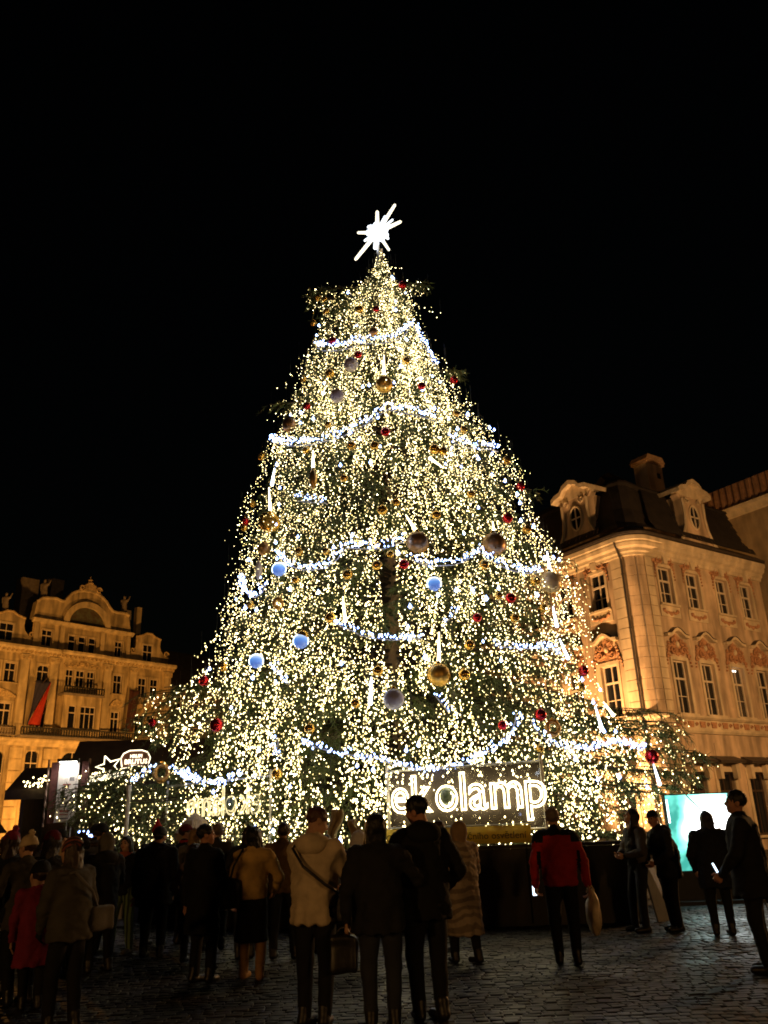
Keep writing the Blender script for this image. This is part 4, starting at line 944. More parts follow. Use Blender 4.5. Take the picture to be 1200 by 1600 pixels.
def fairy_lights():
    R = empty("fairy_lights", (AX, AY, 0), 0, "warm white fairy lights hanging in strings all over the christmas tree", "string lights")
    P = []
    def clump(p): return mnoise.noise(Vector((p[0] * 1.0, p[1] * 1.0, p[2] * .8))) + .5 * mnoise.noise(Vector((p[0] * 1.7 + 9, p[1] * 1.7, p[2] * 1.4)))
    target = 34000; tries = 0
    zs_cdf_z = np.linspace(1.35, 18.3, 200); wz = (np.interp(zs_cdf_z, ZK, LK) + np.interp(zs_cdf_z, ZK, RK)) * np.interp(zs_cdf_z, [1, 4, 7, 12, 18], [.85, .9, 1.05, 1.25, 1.45])
    cdf = np.cumsum(wz); cdf /= cdf[-1]
    n = 0
    while n < target and tries < 80000:
        tries += 1
        z = float(np.interp(rng.random(), cdf, zs_cdf_z))
        s = rng.uniform(-1, 1); az = math.asin(max(-.999, min(.999, s * 1.0)))
        if rng.random() < .12: az = rng.uniform(1.4, 4.9)
        p = surf(np.array([az]), np.array([z]))[0]
        c = clump(p)
        thr = np.interp(z, [2, 5, 8, 12, 17], [-.18, -.25, -.38, -.5, -.68])
        if c < thr + rng.normal(0, .10): continue
        k = int(rng.integers(4, 15)); sp = rng.uniform(.07, .15)
        ctr = np.array([AX, AY, z]); t = 1.04 - .42 * rng.random() ** 1.4
        q = ctr + (p - ctr) * t
        out = (p - ctr); out /= np.linalg.norm(out) + 1e-6; sw = rng.normal(0, .02, 3)
        for i in range(k):
            w = q + np.array([0, 0, -sp * i]) + out * (.03 * i * rng.uniform(.4, 1.4)) + sw * i + rng.normal(0, .028, 3)
            if w[2] > 1.12: P.append(w); n += 1
    for i in range(130):
        zt = rng.uniform(17.4, 18.8); rt = .06 + .22 * (18.9 - zt); an = rng.uniform(0, 6.28); P.append(np.array([AX + .11 + rt * math.sin(an), AY - rt * math.cos(an), zt]))
    # on the stray boughs
    for a, b in zip(T_S[-100:], T_E[-100:]):
        for i in range(24 if b[2] < 5.5 else 20):
            t = rng.uniform(.58, 1.03); w = a + (b - a) * t + rng.normal(0, .12, 3); w[2] -= rng.uniform(0, .35)
            if w[2] > 1.2: P.append(w)
    P = np.array(P)
    P = P[~in_gap(P)]
    Rr = rng.uniform(.0052, .0098, len(P)) * np.where(rng.random(len(P)) < .13, 1.5, 1.0)
    low = np.interp(P[:, 2], [1, 5, 9], [1.5, 1.25, 1.0]); Rr *= low
    front = P[:, 1] < AY
    score = Rr / np.maximum(8, np.hypot(P[:, 0], P[:, 1])) * np.where(front, 1, 0)
    order = np.argsort(-score)[:300]
    big = np.zeros(len(P), bool); big[order] = True
    P_, R_ = P[~big], Rr[~big]; u = rng.random(len(P_)); R_ = R_ * np.where(u < .5, .95, 1.0)
    for lo, hi, mm in ((0, .5, M_warm2), (.5, .85, M_warm), (.85, 1.01, M_warm3)):
        k = (u >= lo) & (u < hi); bulbs_mesh("bulb_strings", P_[k], R_[k], mm, R, (AX, AY, 0))
    me = bpy.data.meshes.new("bulb"); me.from_pydata([tuple(v) for v in BULB_V], [], BULB_F); me.materials.append(M_warm)
    me.polygons.foreach_set("use_smooth", np.ones(len(me.polygons), bool))
    for i in order:
        o = bpy.data.objects.new("bulb", me); col.objects.link(o); o.parent = R; o.location = P[i] - np.array([AX, AY, 0]); o.scale = (Rr[i],) * 3
    # the thin cables the bulbs hang on
    m = MB()
    for i in range(0, len(P) - 1, 9):
        a = P[i]; m.tube([tuple(a + np.array([-AX, -AY, .03])), tuple(a + np.array([-AX, -AY, .55]))], .004, 3, False)
    tag(m.build("cables", M_black, R), kind="stuff")
    # single cool bulbs scattered between
    C = empty("cool_lights", (AX, AY, 0), 0, "single blue-white bulbs scattered over the christmas tree", "string lights")
    az = np.arcsin(rng.uniform(-1, 1, 120)); z = np.interp(rng.random(120), cdf, zs_cdf_z); p = surf(az, z); p[:, 1] -= .05
    bulbs_mesh("bulb_strings", p[:85], rng.uniform(.025, .042, 85), M_cool, C, (AX, AY, 0)); bulbs_mesh("bulb_strings", p[85:], rng.uniform(.03, .045, 35), M_blue, C, (AX, AY, 0))
fairy_lights()

GAR_LAB = ["upper left swag, highest blue-white garland below the star", "short steep blue-white garland on the right edge below the star", "long rising blue-white garland, second tier, left of centre", "blue-white garland falling right from the second tier peak", "short blue-white garland at the right edge of the second tier",
           "tiny level blue-white garland alone on the upper left, above the third tier", "deep sagging blue-white garland by the left blue ball", "level blue-white garland crossing the trunk at mid height", "blue-white garland between the two bronze balls", "blue-white garland running right to the cream ball",
           "small U-shaped blue-white garland on the left edge under a pearl drop", "blue-white garland sagging across the trunk in the lower middle", "short rising blue-white garland above the large gold ball", "level blue-white garland at the lower right edge", "longest blue-white garland, above the lit sign",
           "blue-white garland at the lower right with a brown ring above it", "blue-white garland on the low left bough, left of the gold ring", "sagging blue-white garland on the low left bough, right of the gold ring", "short upright blue-white garland at the lower left of the sign", "short dim blue-white garland right of the lilac ball", "short slanting blue-white garland right of the blue ball low on the left"]
for i, G in enumerate(GAR):
    pts = [Vector(p) for p in G]; c = pts[0]
    R = empty("light_garland", c, 0, GAR_LAB[i], "garland", "blue-white garlands on the christmas tree")
    m = MB(); m.tube([p - c for p in pts], .012, 5); m.build("cable", M_white, R)
    P = []
    for a, b in zip(pts[:-1], pts[1:]):
        n = max(2, int((b - a).length / .036))
        for q in range(n): P.append(np.array(a + (b - a) * ((q + .5) / n)) + rng.normal(0, .038, 3) + np.array([0, -.30, 0]))
    P = np.array(P); dim = i in (5, 19, 12)
    bulbs_mesh("bulb_row", P, rng.uniform(.013, .020, len(P)) * (.75 if dim else 1), M_cool, R, tuple(c))

# hanging light tubes
ICE_LAB = ["above the upper gold ball", "above the long gold drop", "above the gold disc on the left edge", "above the left bronze ball", "above the right bronze ball", "above the cream ball", "above the large low gold ball", "left of the trunk in the middle", "left of the lilac ball",
           "at the right edge, under the cream ball", "low on the right edge, right of the level garland", "left edge, upper middle", "low on the right edge, lowest pair", "low on the right edge, beside the lowest white one", "under the low right bough", "at the top right of the lit sign", "slanting, upper right middle"]
for i, (a, b, cool) in enumerate(ICE):
    a, b = Vector(a), Vector(b); a.y -= .15; b.y -= .15
    m = MB(); n = 7; pts = [a + (b - a) * (k / (n - 1)) - a for k in range(n)]
    rad = [.012 + .026 * (k / (n - 1)) for k in range(n)]
    m.tube(pts, rad, 8); m.ball(pts[-1], .045, 8, 6)
    o = m.build("light_tube", glow("tube_cool" if cool else "tube_warm", (.72, .84, 1) if cool else (1, .84, .45), 7.0), None, True); o.location = a
    tag(o, ("blue-white" if cool else "warm white") + " glowing light tube " + ICE_LAB[i], "light", "light tubes on the christmas tree")

# ------------------------------------------------------------------ baubles
def metal_mat(name, c, rough=.18, e=None): 
    return mat(name, c, rough, .12, 6, metal=.85)
BM = {'gold': metal_mat("bauble_gold", (.80, .48, .10), .16), 'gold_large': metal_mat("bauble_gold_large", (.85, .52, .12), .42), 'red': metal_mat("bauble_red", (.55, .02, .03), .2), 'brown': metal_mat("bauble_copper", (.45, .22, .07), .3),
      'brown_large': metal_mat("bauble_brown", (.32, .17, .06), .4), 'bronze': mat("bauble_bronze", (.40, .24, .11), .38, .2, 5, metal=.6), 'cream': mat("bauble_cream", (.62, .46, .26), .4, .15, 5, metal=.3), 'pearl_large': mat("bauble_pearl", (.55, .48, .55), .4, .12, 5),
      'pearl_long': mat("bauble_pearl2", (.6, .5, .4), .4, .2, 9), 'lilac': mat("bauble_lilac", (.45, .47, .72), .35, .1, 4), 'goldlong': metal_mat("bauble_gold_long", (.62, .36, .12), .3), 'golddisc': metal_mat("bauble_gold_disc", (.75, .42, .07), .3), 'ring': metal_mat("bauble_ring", (.62, .33, .08), .35)}
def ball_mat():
    m = bpy.data.materials.new("blue_ball_painted_glow"); nt, b = nodes_of(m); N = nt.nodes.new; L = nt.links.new
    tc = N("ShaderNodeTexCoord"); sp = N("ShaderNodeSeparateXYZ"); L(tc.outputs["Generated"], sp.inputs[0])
    rp = N("ShaderNodeValToRGB"); e = rp.color_ramp.elements; e[0].position = .25; e[0].color = (.03, .10, .42, 1); e[1].position = .95; e[1].color = (.85, .93, 1, 1); x = e.new(.6); x.color = (.10, .30, .80, 1)  # light from the tube above is painted in: white top fading to blue
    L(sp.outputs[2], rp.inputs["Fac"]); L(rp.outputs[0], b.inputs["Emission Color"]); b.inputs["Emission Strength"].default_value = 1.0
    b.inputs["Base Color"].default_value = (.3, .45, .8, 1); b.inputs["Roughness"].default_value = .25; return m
M_ballblue = ball_mat(); M_ballwhite = glow("painted_rim_light", (.7, .86, 1.0), 3.0, (.9, .9, .9))
ORN_NAMED = {
 0: "large gold ball high on the tree, under a warm light tube", 1: "large pearl grey ball high on the tree, left of centre", 2: "dull pearl ball, second below the star on the left, lower of the two pearl balls", 3: "large brown ball on the upper left edge", 4: "long narrow gold drop on the left, under a warm light tube", 5: "big gold disc on the left edge at mid height",
 6: "large bronze ball at mid height, left one of the pair", 7: "large bronze ball at mid height, behind a red bauble", 8: "large cream ball on the right edge at mid height", 9: "blue ball with painted glow on the left, under the deep garland", 10: "blue ball with painted glow right of the trunk at mid height", 11: "blue ball with painted glow lower left, behind a small gold bauble", 12: "pale blue ball with painted glow on the far lower left",
 13: "large lilac ball low in the centre, above the sign", 14: "largest gold ball, low and right of the trunk", 15: "brown ball on the left edge below the gold disc", 16: "long pearl drop on the left edge by the U-shaped garland", 17: "gold wreath ring on the low left bough", 18: "brown ring ornament on the lower right", 19: "small brown ring ornament on the left, below the left blue ball"}
cnt = {}
halves = {}
for i, (k, x, y, z, r) in enumerate(ORN):
    if i >= 20: halves.setdefault((k, 'left' if x < 0.15 else 'right'), []).append((-z, i))
ordn = ["highest", "second highest", "third highest", "fourth highest", "fifth highest", "sixth highest", "seventh highest", "eighth highest", "ninth highest", "tenth highest"] + [str(n) + "th highest" for n in range(11, 40)]
for key, L in halves.items():
    L.sort()
    for n, (_, i) in enumerate(L): cnt[i] = "%s %s bauble on the %s half of the christmas tree" % (ordn[n], {'gold': 'small shiny gold', 'red': 'shiny red', 'brown': 'small copper'}[key[0]], key[1])
for i, (k, x, y, z, r) in enumerate(ORN):
    lab = ORN_NAMED[i] if i < 20 else cnt[i]
    y -= .12
    R = empty("bauble", (x, y, z), 0, lab, "bauble", "baubles on the christmas tree")
    m = MB()
    if k == 'ring':
        n = 18
        for q in range(n):
            a = 2 * math.pi * q / n; m.ball((r * .72 * math.cos(a), 0, r * .8 * math.sin(a)), r * .30 * (1 + .2 * math.sin(q * 5)), 7, 5)
        m.build("ring", BM[k], R, True)
    elif k in ('goldlong', 'pearl_long'):
        m.lathe((0, 0, 0), [(.03 * r, 1.5 * r), (.25 * r, 1.2 * r), (.5 * r, .6 * r), (.55 * r, 0), (.45 * r, -.6 * r), (.2 * r, -1.2 * r), (.02 * r, -1.5 * r)], 14); m.build("drop", BM[k], R, True)
    elif k == 'golddisc':
        for (rr, d) in ((1.0, .12), (.78, .2), (.5, .27), (.22, .33)): m.lathe((0, 0, 0), [(rr * r, -d * r), (rr * r, d * r)], 24, axis=(.45, -1, .1))
        m.build("disc", BM[k], R); m = MB(); m.lathe((0, 0, 0), [(r * 1.0, -.2 * r), (r * 1.12, -.1 * r), (r * 1.12, .1 * r), (r * 1.0, .2 * r)], 24, axis=(.45, -1, .1)); m.build("rim", BM['gold'], R, True)
    elif k == 'blue':
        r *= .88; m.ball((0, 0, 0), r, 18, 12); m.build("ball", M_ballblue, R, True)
        m = MB(); m.tube([(r * 1.0 * math.cos(a), -.12 * r, r * 1.0 * math.sin(a)) for a in [math.pi * (-.15 + 1.3 * q / 20) for q in range(21)]], r * .09, 6, False); m.build("painted_rim", M_ballwhite, R, True)  # painted highlight along the upper rim; the ball has no lamp there
    else:
        m.ball((0, 0, 0), r, 18, 12); m.build("ball", BM[k], R, True)
        if k in ('cream', 'bronze', 'gold_large'):
            m = MB(); m.tube([(r * 1.01 * math.cos(a), 0, r * 1.01 * math.sin(a)) for a in [2 * math.pi * q / 20 for q in range(21)]], r * .05, 5, False); m.build("seam_ring", BM['gold'], R, True)
    zt = r * (1.5 if k in ('goldlong', 'pearl_long') else 1.1)
    m = MB(); m.lathe((0, 0, zt - .02 * r), [(r * .2, -.12 * r), (r * .2, .1 * r), (r * .1, .16 * r)], 8); m.tube([(0, 0, zt + .1 * r), (0, .06, zt + .35)], .004, 4); m.build("cap", BM['gold'], R)

# ------------------------------------------------------------------ the comet star on top
def star():
    c = Vector((0.13, 21.75, 19.35))
    R = empty("tree_star", c, 0, "blazing white comet star with long rays on the treetop", "star")
    W = glow("star_light", (.80, .90, 1.0), 2.2); Y = glow("star_ray_light", (1.0, .90, .66), 2.2)
    def f(P):
        d = np.linalg.norm(P * np.array([1, 1.6, 1]), axis=1) - .34
        a = np.arctan2(P[:, 2], P[:, 0]); return (d + .05 * np.cos(a * 9)) * .6
    V, Q = surfnet(f, (-.7, -.6, -.7), (.7, .6, .7), .05); mesh_obj("core", V, [tuple(q) for q in Q], W, R, True)
    px = .0238
    # every ray: (end x, end z) from the core's middle
    for (x, z, r, mm) in ((26, 46, .06, Y), (1, 36, .06, Y), (33, 17, .06, Y), (-27, 1, .05, Y), (-31, -43, .06, Y), (15, -30, .05, Y), (12, 27, .06, W), (22, 21, .045, W), (-18, -13, .05, W), (-4, -27, .07, W), (15, -11, .05, W), (-13, 11, .05, W)):
        d = Vector((x * px, 0, z * px)); m = MB(); st = d.normalized() * .3
        m.tube([st, d * .6, d * .96, d], [r * 1.0, r * .95, r * .8, r * .35], 8); m.build("ray", mm, R, True)
    m = MB(); m.tube([(0, .1, -1.3), (0, .1, -.3)], .05, 6); m.build("mast", M_steel, R)
star()
# ------------------------------------------------------------------ the box round the tree's foot
def planter():
    pts = [(-6.6, 20.6), (-5.0, 17.6), (-2.2, 15.9), (0.35, 15.05), (3.95, 14.85), (4.5, 17.6), (6.2, 20.8), (6.2, 25.5), (0, 28), (-5.6, 25.5)]
    B = empty("tree_box", (0.2, 21, 0), 0, "dark board box round the foot of the christmas tree", "planter")
    o = Vector((0.2, 21, 0)); M_board = mat("dark_board", (.022, .018, .014), .6, .35, 3, .2, 20); M_gr = mat("grey_board", (.17, .16, .15), .7, .15, 4)
    for i in range(len(pts)):
        a = Vector((*pts[i], 0)); b = Vector((*pts[(i + 1) % len(pts)], 0)); L = (b - a).length; d = (b - a).normalized(); n = Vector((d.y, -d.x, 0))
        F = Fr(a - o, d, n); k = max(2, int(round(L / .9)))
        for j in range(k):
            u0, u1 = L * j / k + .012, L * (j + 1) / k - .012
            MB().box(F, u0, u1, -.04, random.uniform(0, .012), .04, 1.17).build("panel", M_gr if (i == 4 and j == 0) else M_board, B)
        MB().box(F, -.02, L + .02, -.07, .05, 1.175, 1.23).build("rail", M_board, B)
        MB().box(F, .0, L, -.05, -.042, 0, 1.17).build("backing", M_black, B)
    # bed of brushwood inside
    m = MB(); m.add([Vector((*p, 1.05)) - o for p in pts], [tuple(range(len(pts)))]); m.build("bed", mat("brushwood", (.03, .035, .015), .9, .5, 6, .6, 30), B)
planter()
def leaning_board():
    c = Vector((4.16, 15.0, 0)); F = Fr((0, 0, 0), (.62, .78, 0), (.78, -.62, 0))
    m = MB(); m.add([(-.20, -.12, 1.2), (.02, .16, 1.2), (.30, .10, 0.0), (-.02, -.18, 0.0), (-.22, -.09, 1.2), (0, .19, 1.2), (.28, .13, 0.0), (-.04, -.15, 0)], [(0, 1, 2, 3), (7, 6, 5, 4), (0, 4, 5, 1), (1, 5, 6, 2), (2, 6, 7, 3), (3, 7, 4, 0)])
    o = m.build("leaning_board", mat("pale_grey_board", (.17, .17, .17), .7, .15, 4)); o.location = c
    tag(o, "pale grey board leaning at the right corner of the tree box", "board")
leaning_board()

# ------------------------------------------------------------------ lettering
def text_mesh(txt, size, bevel=0.0, fill=True, extrude=0.0, res=3, shear=0):
    cu = bpy.data.curves.new("t", 'FONT'); cu.body = txt; cu.size = size; cu.resolution_u = res
    cu.fill_mode = 'BOTH' if fill else 'NONE'
    cu.bevel_depth = bevel; cu.bevel_resolution = 1; cu.extrude = extrude; cu.shear = shear
    ob = bpy.data.objects.new("t", cu); col.objects.link(ob)
    dg = bpy.context.evaluated_depsgraph_get(); me = bpy.data.meshes.new_from_object(ob.evaluated_get(dg))
    V = np.array([v.co[:] for v in me.vertices]).reshape(-1, 3); Fc = [tuple(p.vertices) for p in me.polygons]
    bpy.data.objects.remove(ob); bpy.data.curves.remove(cu); bpy.data.meshes.remove(me)
    return V, Fc
def net_mat():
    m = bpy.data.materials.new("sign_net"); nt, b = nodes_of(m); N = nt.nodes.new; L = nt.links.new
    b.inputs["Base Color"].default_value = (.07, .055, .045, 1); b.inputs["Roughness"].default_value = .8
    tc = N("ShaderNodeTexCoord"); v = N("ShaderNodeTexNoise"); v.inputs["Scale"].default_value = 260; L(tc.outputs["Object"], v.inputs["Vector"])
    mt = N("ShaderNodeMath"); mt.operation = 'GREATER_THAN'; mt.inputs[1].default_value = .41; L(v.outputs["Fac"], mt.inputs[0]); L(mt.outputs[0], b.inputs["Alpha"])
    return m
M_neon2 = glow("neon_tube_dim", (1.0, .82, .40), 1.1, (.6, .55, .4))
M_neon = glow("neon_tube", (1.0, .82, .44), 7.0, (.9, .85, .7))
def sign(name, label, F0, W, zlo, zhi, zbase, size, u_start, wide, panel=True):
    """framed net panel with outlined tube letters; F: u along the sign as it is read"""
    c = F0.p(W / 2, 0, 0); R = empty(name, c, 0, label, "sign"); F = Fr(F0.o - c, F0.d, F0.n)
    m = MB()
    for z in (zlo, zhi): m.tube([F.p(0, 0, z), F.p(W, 0, z)], .022, 6)
    m.build("frame_bar", M_steel, R)
    for u in (0, W): MB().tube([F.p(u, 0, 1.0), F.p(u, 0, zhi + .12)], .03, 6).build("post", M_white, R)
    if panel: MB().box(F, .03, W - .03, -.06, -.05, zlo + .02, zhi - .02).build("net_panel", net_mat(), R)
    u = u_start
    for i, ch in enumerate("ekolamp"):
        V, Fc = text_mesh(ch, size, bevel=.0175, fill=False, res=4)
        V = V[:, :] * np.array([wide, 1, 1])
        w = V[:, 0].max() - V[:, 0].min(); x0 = V[:, 0].min()
        P = [F.p(u + (v[0] - x0), .03 - v[2] * .9, zbase + v[1]) for v in V]
        L = mesh_obj("letter", P, Fc, M_neon if panel else M_neon2, R, True)
        if ch == 'o':
            uc = u + w / 2; zc = zbase + size * .26; r = size * .155
            mg = mat("logo_green", (.05, .22, .05), .5, .6, 6, color2=(.25, .3, .3))
            m = MB(); m.lathe(F.p(uc, .0, zc), [(r, -.02), (r * 1.02, .02), (r * .8, .06), (.02, .08)], 20, axis=F.n); m.build("green_disc", mg, L, True)
        u += w + size * .055
    return u
a = Vector((-0.13, 16.62, 0)); b = Vector((2.56, 15.12, 0)); d = (b - a).normalized(); FS = Fr(a, d, (d.y, -d.x, 0))
uend = sign("lit_sign", "front sign reading ekolamp in glowing tube letters before the tree", FS, (b - a).length, 1.46, 2.56, 1.82, .92, .08, .95)
# its twin on the far left side, seen from behind so that the letters run backwards
a2 = Vector((-2.55, 18.0, 0)); b2 = Vector((-5.35, 20.6, 0)); d2 = (b2 - a2).normalized(); n2 = Vector((d2.y, -d2.x, 0))
if n2.y < 0: n2 = -n2
sign("lit_sign", "smaller mirror-written lit sign seen from behind at the left of the tree foot", Fr(a2, d2, n2), (b2 - a2).length, 1.5, 2.65, 1.95, .80, .35, .95, panel=False)

def sign_bulbs():
    R = empty("curtain_lights", FS.p(1.4, .2, 1.3), 0, "thin curtain of warm bulbs hanging in front of the front lit sign", "string lights"); P = []
    for k in range(40):
        u = rng.uniform(.05, 2.95); z = 2.75 - rng.uniform(0, .2); n = int(rng.integers(2, 9))
        for i in range(n):
            P.append(np.array(FS.p(u + rng.normal(0, .02), .14 + rng.uniform(0, .12), z - i * rng.uniform(.11, .2))))
    for k in range(26): P.append(np.array(FS.p(rng.uniform(.05, 2.95), .15, rng.uniform(1.42, 1.68))))
    P = np.array(P); P = P[(P[:, 2] > 1.3)]
    bulbs_mesh("bulb_strings", P, rng.uniform(.009, .016, len(P)), M_warm, R, tuple(R.location))
sign_bulbs()
def banner():
    c = FS.p(1.35, .22, 1.1); R = empty("yellow_banner", c, 0, "yellow banner with dark lettering below the front lit sign", "banner"); F = Fr(FS.o - c + Vector((0, 0, 0)), FS.d, FS.n)
    u0, u1, z0, z1 = -.02, 2.86, 1.25, 1.53
    nx = 24; vs = []; fs = []
    for j in range(2):
        for i in range(nx + 1): vs.append(F.p(u0 + (u1 - u0) * i / nx, .2 + .012 * math.sin(i * .9), (z0 if j == 0 else z1)))
    fs = [(i, i + 1, nx + 2 + i, nx + 1 + i) for i in range(nx)]
    o = mesh_obj("cloth", vs, fs, mat("yellow_vinyl", (.88, .62, .05), .55, .1, 4), R, True); s = o.modifiers.new("t", 'SOLIDIFY'); s.thickness = .006
    V, Fc = text_mesh("Generální partner vánočního osvětlení", .155, fill=True, res=3)
    k = (u1 - u0 - .16) / (V[:, 0].max() - V[:, 0].min())
    P = [F.p(u0 + .08 + (v[0] - V[:, 0].min()) * k, .222, z0 + .075 + v[1]) for v in V]
    mesh_obj("lettering", P, Fc, mat("dark_print", (.05, .03, .01), .6, .1, 4), R)
    MB().tube([F.p(u0, .19, z1 + .02), F.p(u1, .19, z1 + .02)], .012, 5).build("rod", M_steel, R)
banner()

# pale draped cloths hanging from the lowest boughs
def drape(name, label, c, w, h, seed):
    rr = random.Random(seed); vs = []; nx, nz = 10, 12
    for j in range(nz + 1):
        t = j / nz
        for i in range(nx + 1):
            s = i / nx; wd = w * (.8 + .25 * math.sin(t * 4 + seed))
            vs.append(((s - .5) * wd + .06 * math.sin(t * 5 + seed), .10 * math.sin(s * 11 + seed + t * 2) * (.3 + t), -h * t + .05 * math.sin(s * 9 + seed) * t))
    fs = [(j * (nx + 1) + i, j * (nx + 1) + i + 1, (j + 1) * (nx + 1) + i + 1, (j + 1) * (nx + 1) + i) for j in range(nz) for i in range(nx)]
    o = mesh_obj(name, vs, fs, mat("cream_cloth", (.45, .36, .22), .8, .3, 9), None, True); s = o.modifiers.new("t", 'SOLIDIFY'); s.thickness = .015
    o.location = c; tag(o, label, "cloth")
drape("hanging_cloth", "cream cloth hanging at the tree foot, right of the beige parka's head", (-1.08, 15.55, 1.9), .2, .62, 1)
drape("hanging_cloth", "cream cloth hanging at the tree foot, nearer the lit sign", (-.70, 15.45, 1.72), .3, .36, 4)

# ------------------------------------------------------------------ illuminated screen at the right
def screen_mat():
    m = bpy.data.materials.new("lit_screen_picture"); nt, b = nodes_of(m); N = nt.nodes.new; L = nt.links.new
    tc = N("ShaderNodeTexCoord"); sp = N("ShaderNodeSeparateXYZ"); L(tc.outputs["Generated"], sp.inputs[0])
    nz = N("ShaderNodeTexNoise"); nz.inputs["Scale"].default_value = 2.2; nz.inputs["Detail"].default_value = 3; L(tc.outputs["Generated"], nz.inputs["Vector"])
    # picture: teal field, a burnt-out white figure right of the middle
    gr = N("ShaderNodeTexGradient"); gr.gradient_type = 'SPHERICAL'; mp = N("ShaderNodeMapping"); mp.inputs["Location"].default_value = (-1.15, 0, -.95); mp.inputs["Scale"].default_value = (1.75, .001, 1.7)
    L(tc.outputs["Generated"], mp.inputs["Vector"]); L(mp.outputs[0], gr.inputs["Vector"])
    ad = N("ShaderNodeMath"); ad.operation = 'MULTIPLY_ADD'; L(nz.outputs["Fac"], ad.inputs[0]); ad.inputs[1].default_value = .9; L(gr.outputs["Fac"], ad.inputs[2])
    rp = N("ShaderNodeValToRGB"); e = rp.color_ramp.elements; e[0].position = .38; e[0].color = (.05, .42, .34, 1); e[1].position = 1.0; e[1].color = (1, 1, 1, 1)
    x = e.new(.62); x.color = (.22, .78, .64, 1); x = e.new(.8); x.color = (.75, .98, .95, 1)
    L(ad.outputs[0], rp.inputs["Fac"]); L(rp.outputs[0], b.inputs["Emission Color"])
    st = N("ShaderNodeMapRange"); st.inputs[1].default_value = .4; st.inputs[2].default_value = 1.2; st.inputs[3].default_value = 1.2; st.inputs[4].default_value = 9.0; L(ad.outputs[0], st.inputs[0]); L(st.outputs[0], b.inputs["Emission Strength"])
    b.inputs["Base Color"].default_value = (.05, .05, .05, 1); return m
def lit_screen():
    o = Vector((5.34, 17.5, 0)); d = Vector((1.40, .0, 0)).normalized(); F0 = Fr(o, d, (d.y, -d.x, 0)); W = 1.42
    R = empty("lit_screen", F0.p(W / 2, 0, 0), 0, "bright teal and white lit display screen at the right behind the people", "screen"); F = Fr(o - F0.p(W / 2, 0, 0), F0.d, F0.n)
    MB().box(F, 0, W, -.1, 0, .58, 1.96).build("picture", screen_mat(), R)
    m = MB(); m.box(F, -.025, 0, -.14, .02, .5, 1.98); m.box(F, W, W + .025, -.14, .02, .5, 1.98); m.box(F, 0, W, -.14, .02, 1.96, 1.98); m.box(F, -.3, W + .6, -.16, -.02, 0, .58); m.build("casing", M_black, R)
    for u in (.02, W - .02): MB().tube([F.p(u, .03, 1.45), F.p(u, .03, 1.88)], .016, 6).build("edge_lamp", glow("edge_lamp_light", (.8, .95, 1), 5.0), R)
    for u in (.15, W - .15): MB().box(F, u - .04, u + .04, -.12, -.04, 0, .5).build("leg", M_black, R)
    MB().box(F, -.1, W + .1, -.5, .3, 0, .06).build("foot", M_black, R)
lit_screen()
m = MB(); m.tube([(5.0, 15.9, 2.25), (5.3, 15.9, 1.85), (5.7, 15.9, 1.4), (6.1, 15.9, .9), (6.35, 15.9, .0)], .012, 5)
tag(m.build("slanting_cable", M_black), "black cable slanting down in front of the lit screen", "cable")
def grille(x, y, z, lab):
    R = empty("metal_letters", (x, y, z), 0, lab, "lettering"); mm = mat("pale_metal", (.75, .68, .5), .4, .2, 9)
    for i, (u, h) in enumerate(((0, .3), (.1, .12), (.2, .1), (.3, .11), (.42, .3))):
        m = MB(); m.tube([(u, 0, .28), (u + .01, 0, .28 - h)], .016, 5); m.tube([(u, 0, .28), (u + .09, 0, .27)], .014, 5); m.build("stroke", mm, R)

# ------------------------------------------------------------------ market stalls on the left
def stall(name, label, o, d, W, D, eave, ridge, mwall, mroof, counter=1.0):
    o = Vector(o); d = Vector(d).normalized(); F0 = Fr(o, d, (d.y, -d.x, 0)); c = F0.p(W / 2, -D / 2, 0)
    R = empty(name, c, 0, label, "market stall"); F = Fr(o - c, F0.d, F0.n)
    for u in (.05, W - .05):
        for n in (-.05, -D + .05): MB().box(F, u - .05, u + .05, n - .05, n + .05, 0, eave).build("post", M_wood, R)
    k = int(W / .22)
    for i in range(k): MB().box(F, W * i / k + .006, W * (i + 1) / k - .006, -.06, 0, .02, counter).build("plank", mwall, R)
    MB().box(F, -.05, W + .05, -.5, .18, counter, counter + .05).build("counter", M_wood, R)
    MB().box(F, 0, W, -D, -D + .04, 0, eave).build("back_wall", mwall, R)
    for u in (0, W - .04): MB().box(F, u, u + .04, -D + .05, -.11, 0, eave).build("side_wall", mwall, R)
    m = MB(); m.add([F.p(-.3, .5, eave), F.p(W + .3, .5, eave), F.p(W + .3, -D / 2, ridge), F.p(-.3, -D / 2, ridge), F.p(W + .3, -D - .2, eave), F.p(-.3, -D - .2, eave)], [(0, 1, 2, 3), (3, 2, 4, 5), (0, 3, 5), (1, 4, 2)])
    rf = m.build("roof", mroof, R); s = rf.modifiers.new("t", 'SOLIDIFY'); s.thickness = .05
    MB().box(F, -.3, W + .3, .5, .53, eave - .25, eave + .03).build("fascia", M_wood, R)
    return R, F, F0
M_stallroof = mat("stall_roof_felt", (.045, .025, .018), .85, .3, 3, .3, 15); M_stall = mat("stall_boards", (.07, .035, .018), .75, .35, 4, .3, 20)
stall("market_stall", "dark wooden market stall behind the lit white banner, left", (-11.2, 26.2, 0), (1, .08, 0), 2.1, 2.0, 2.95, 3.7, M_stall, M_stallroof)
stall("market_stall", "market stall with a big dark roof and glowing star sign, left of the tree", (-10.0, 27.4, 0), (1, .12, 0), 4.6, 2.4, 3.35, 4.6, M_stall, M_stallroof)
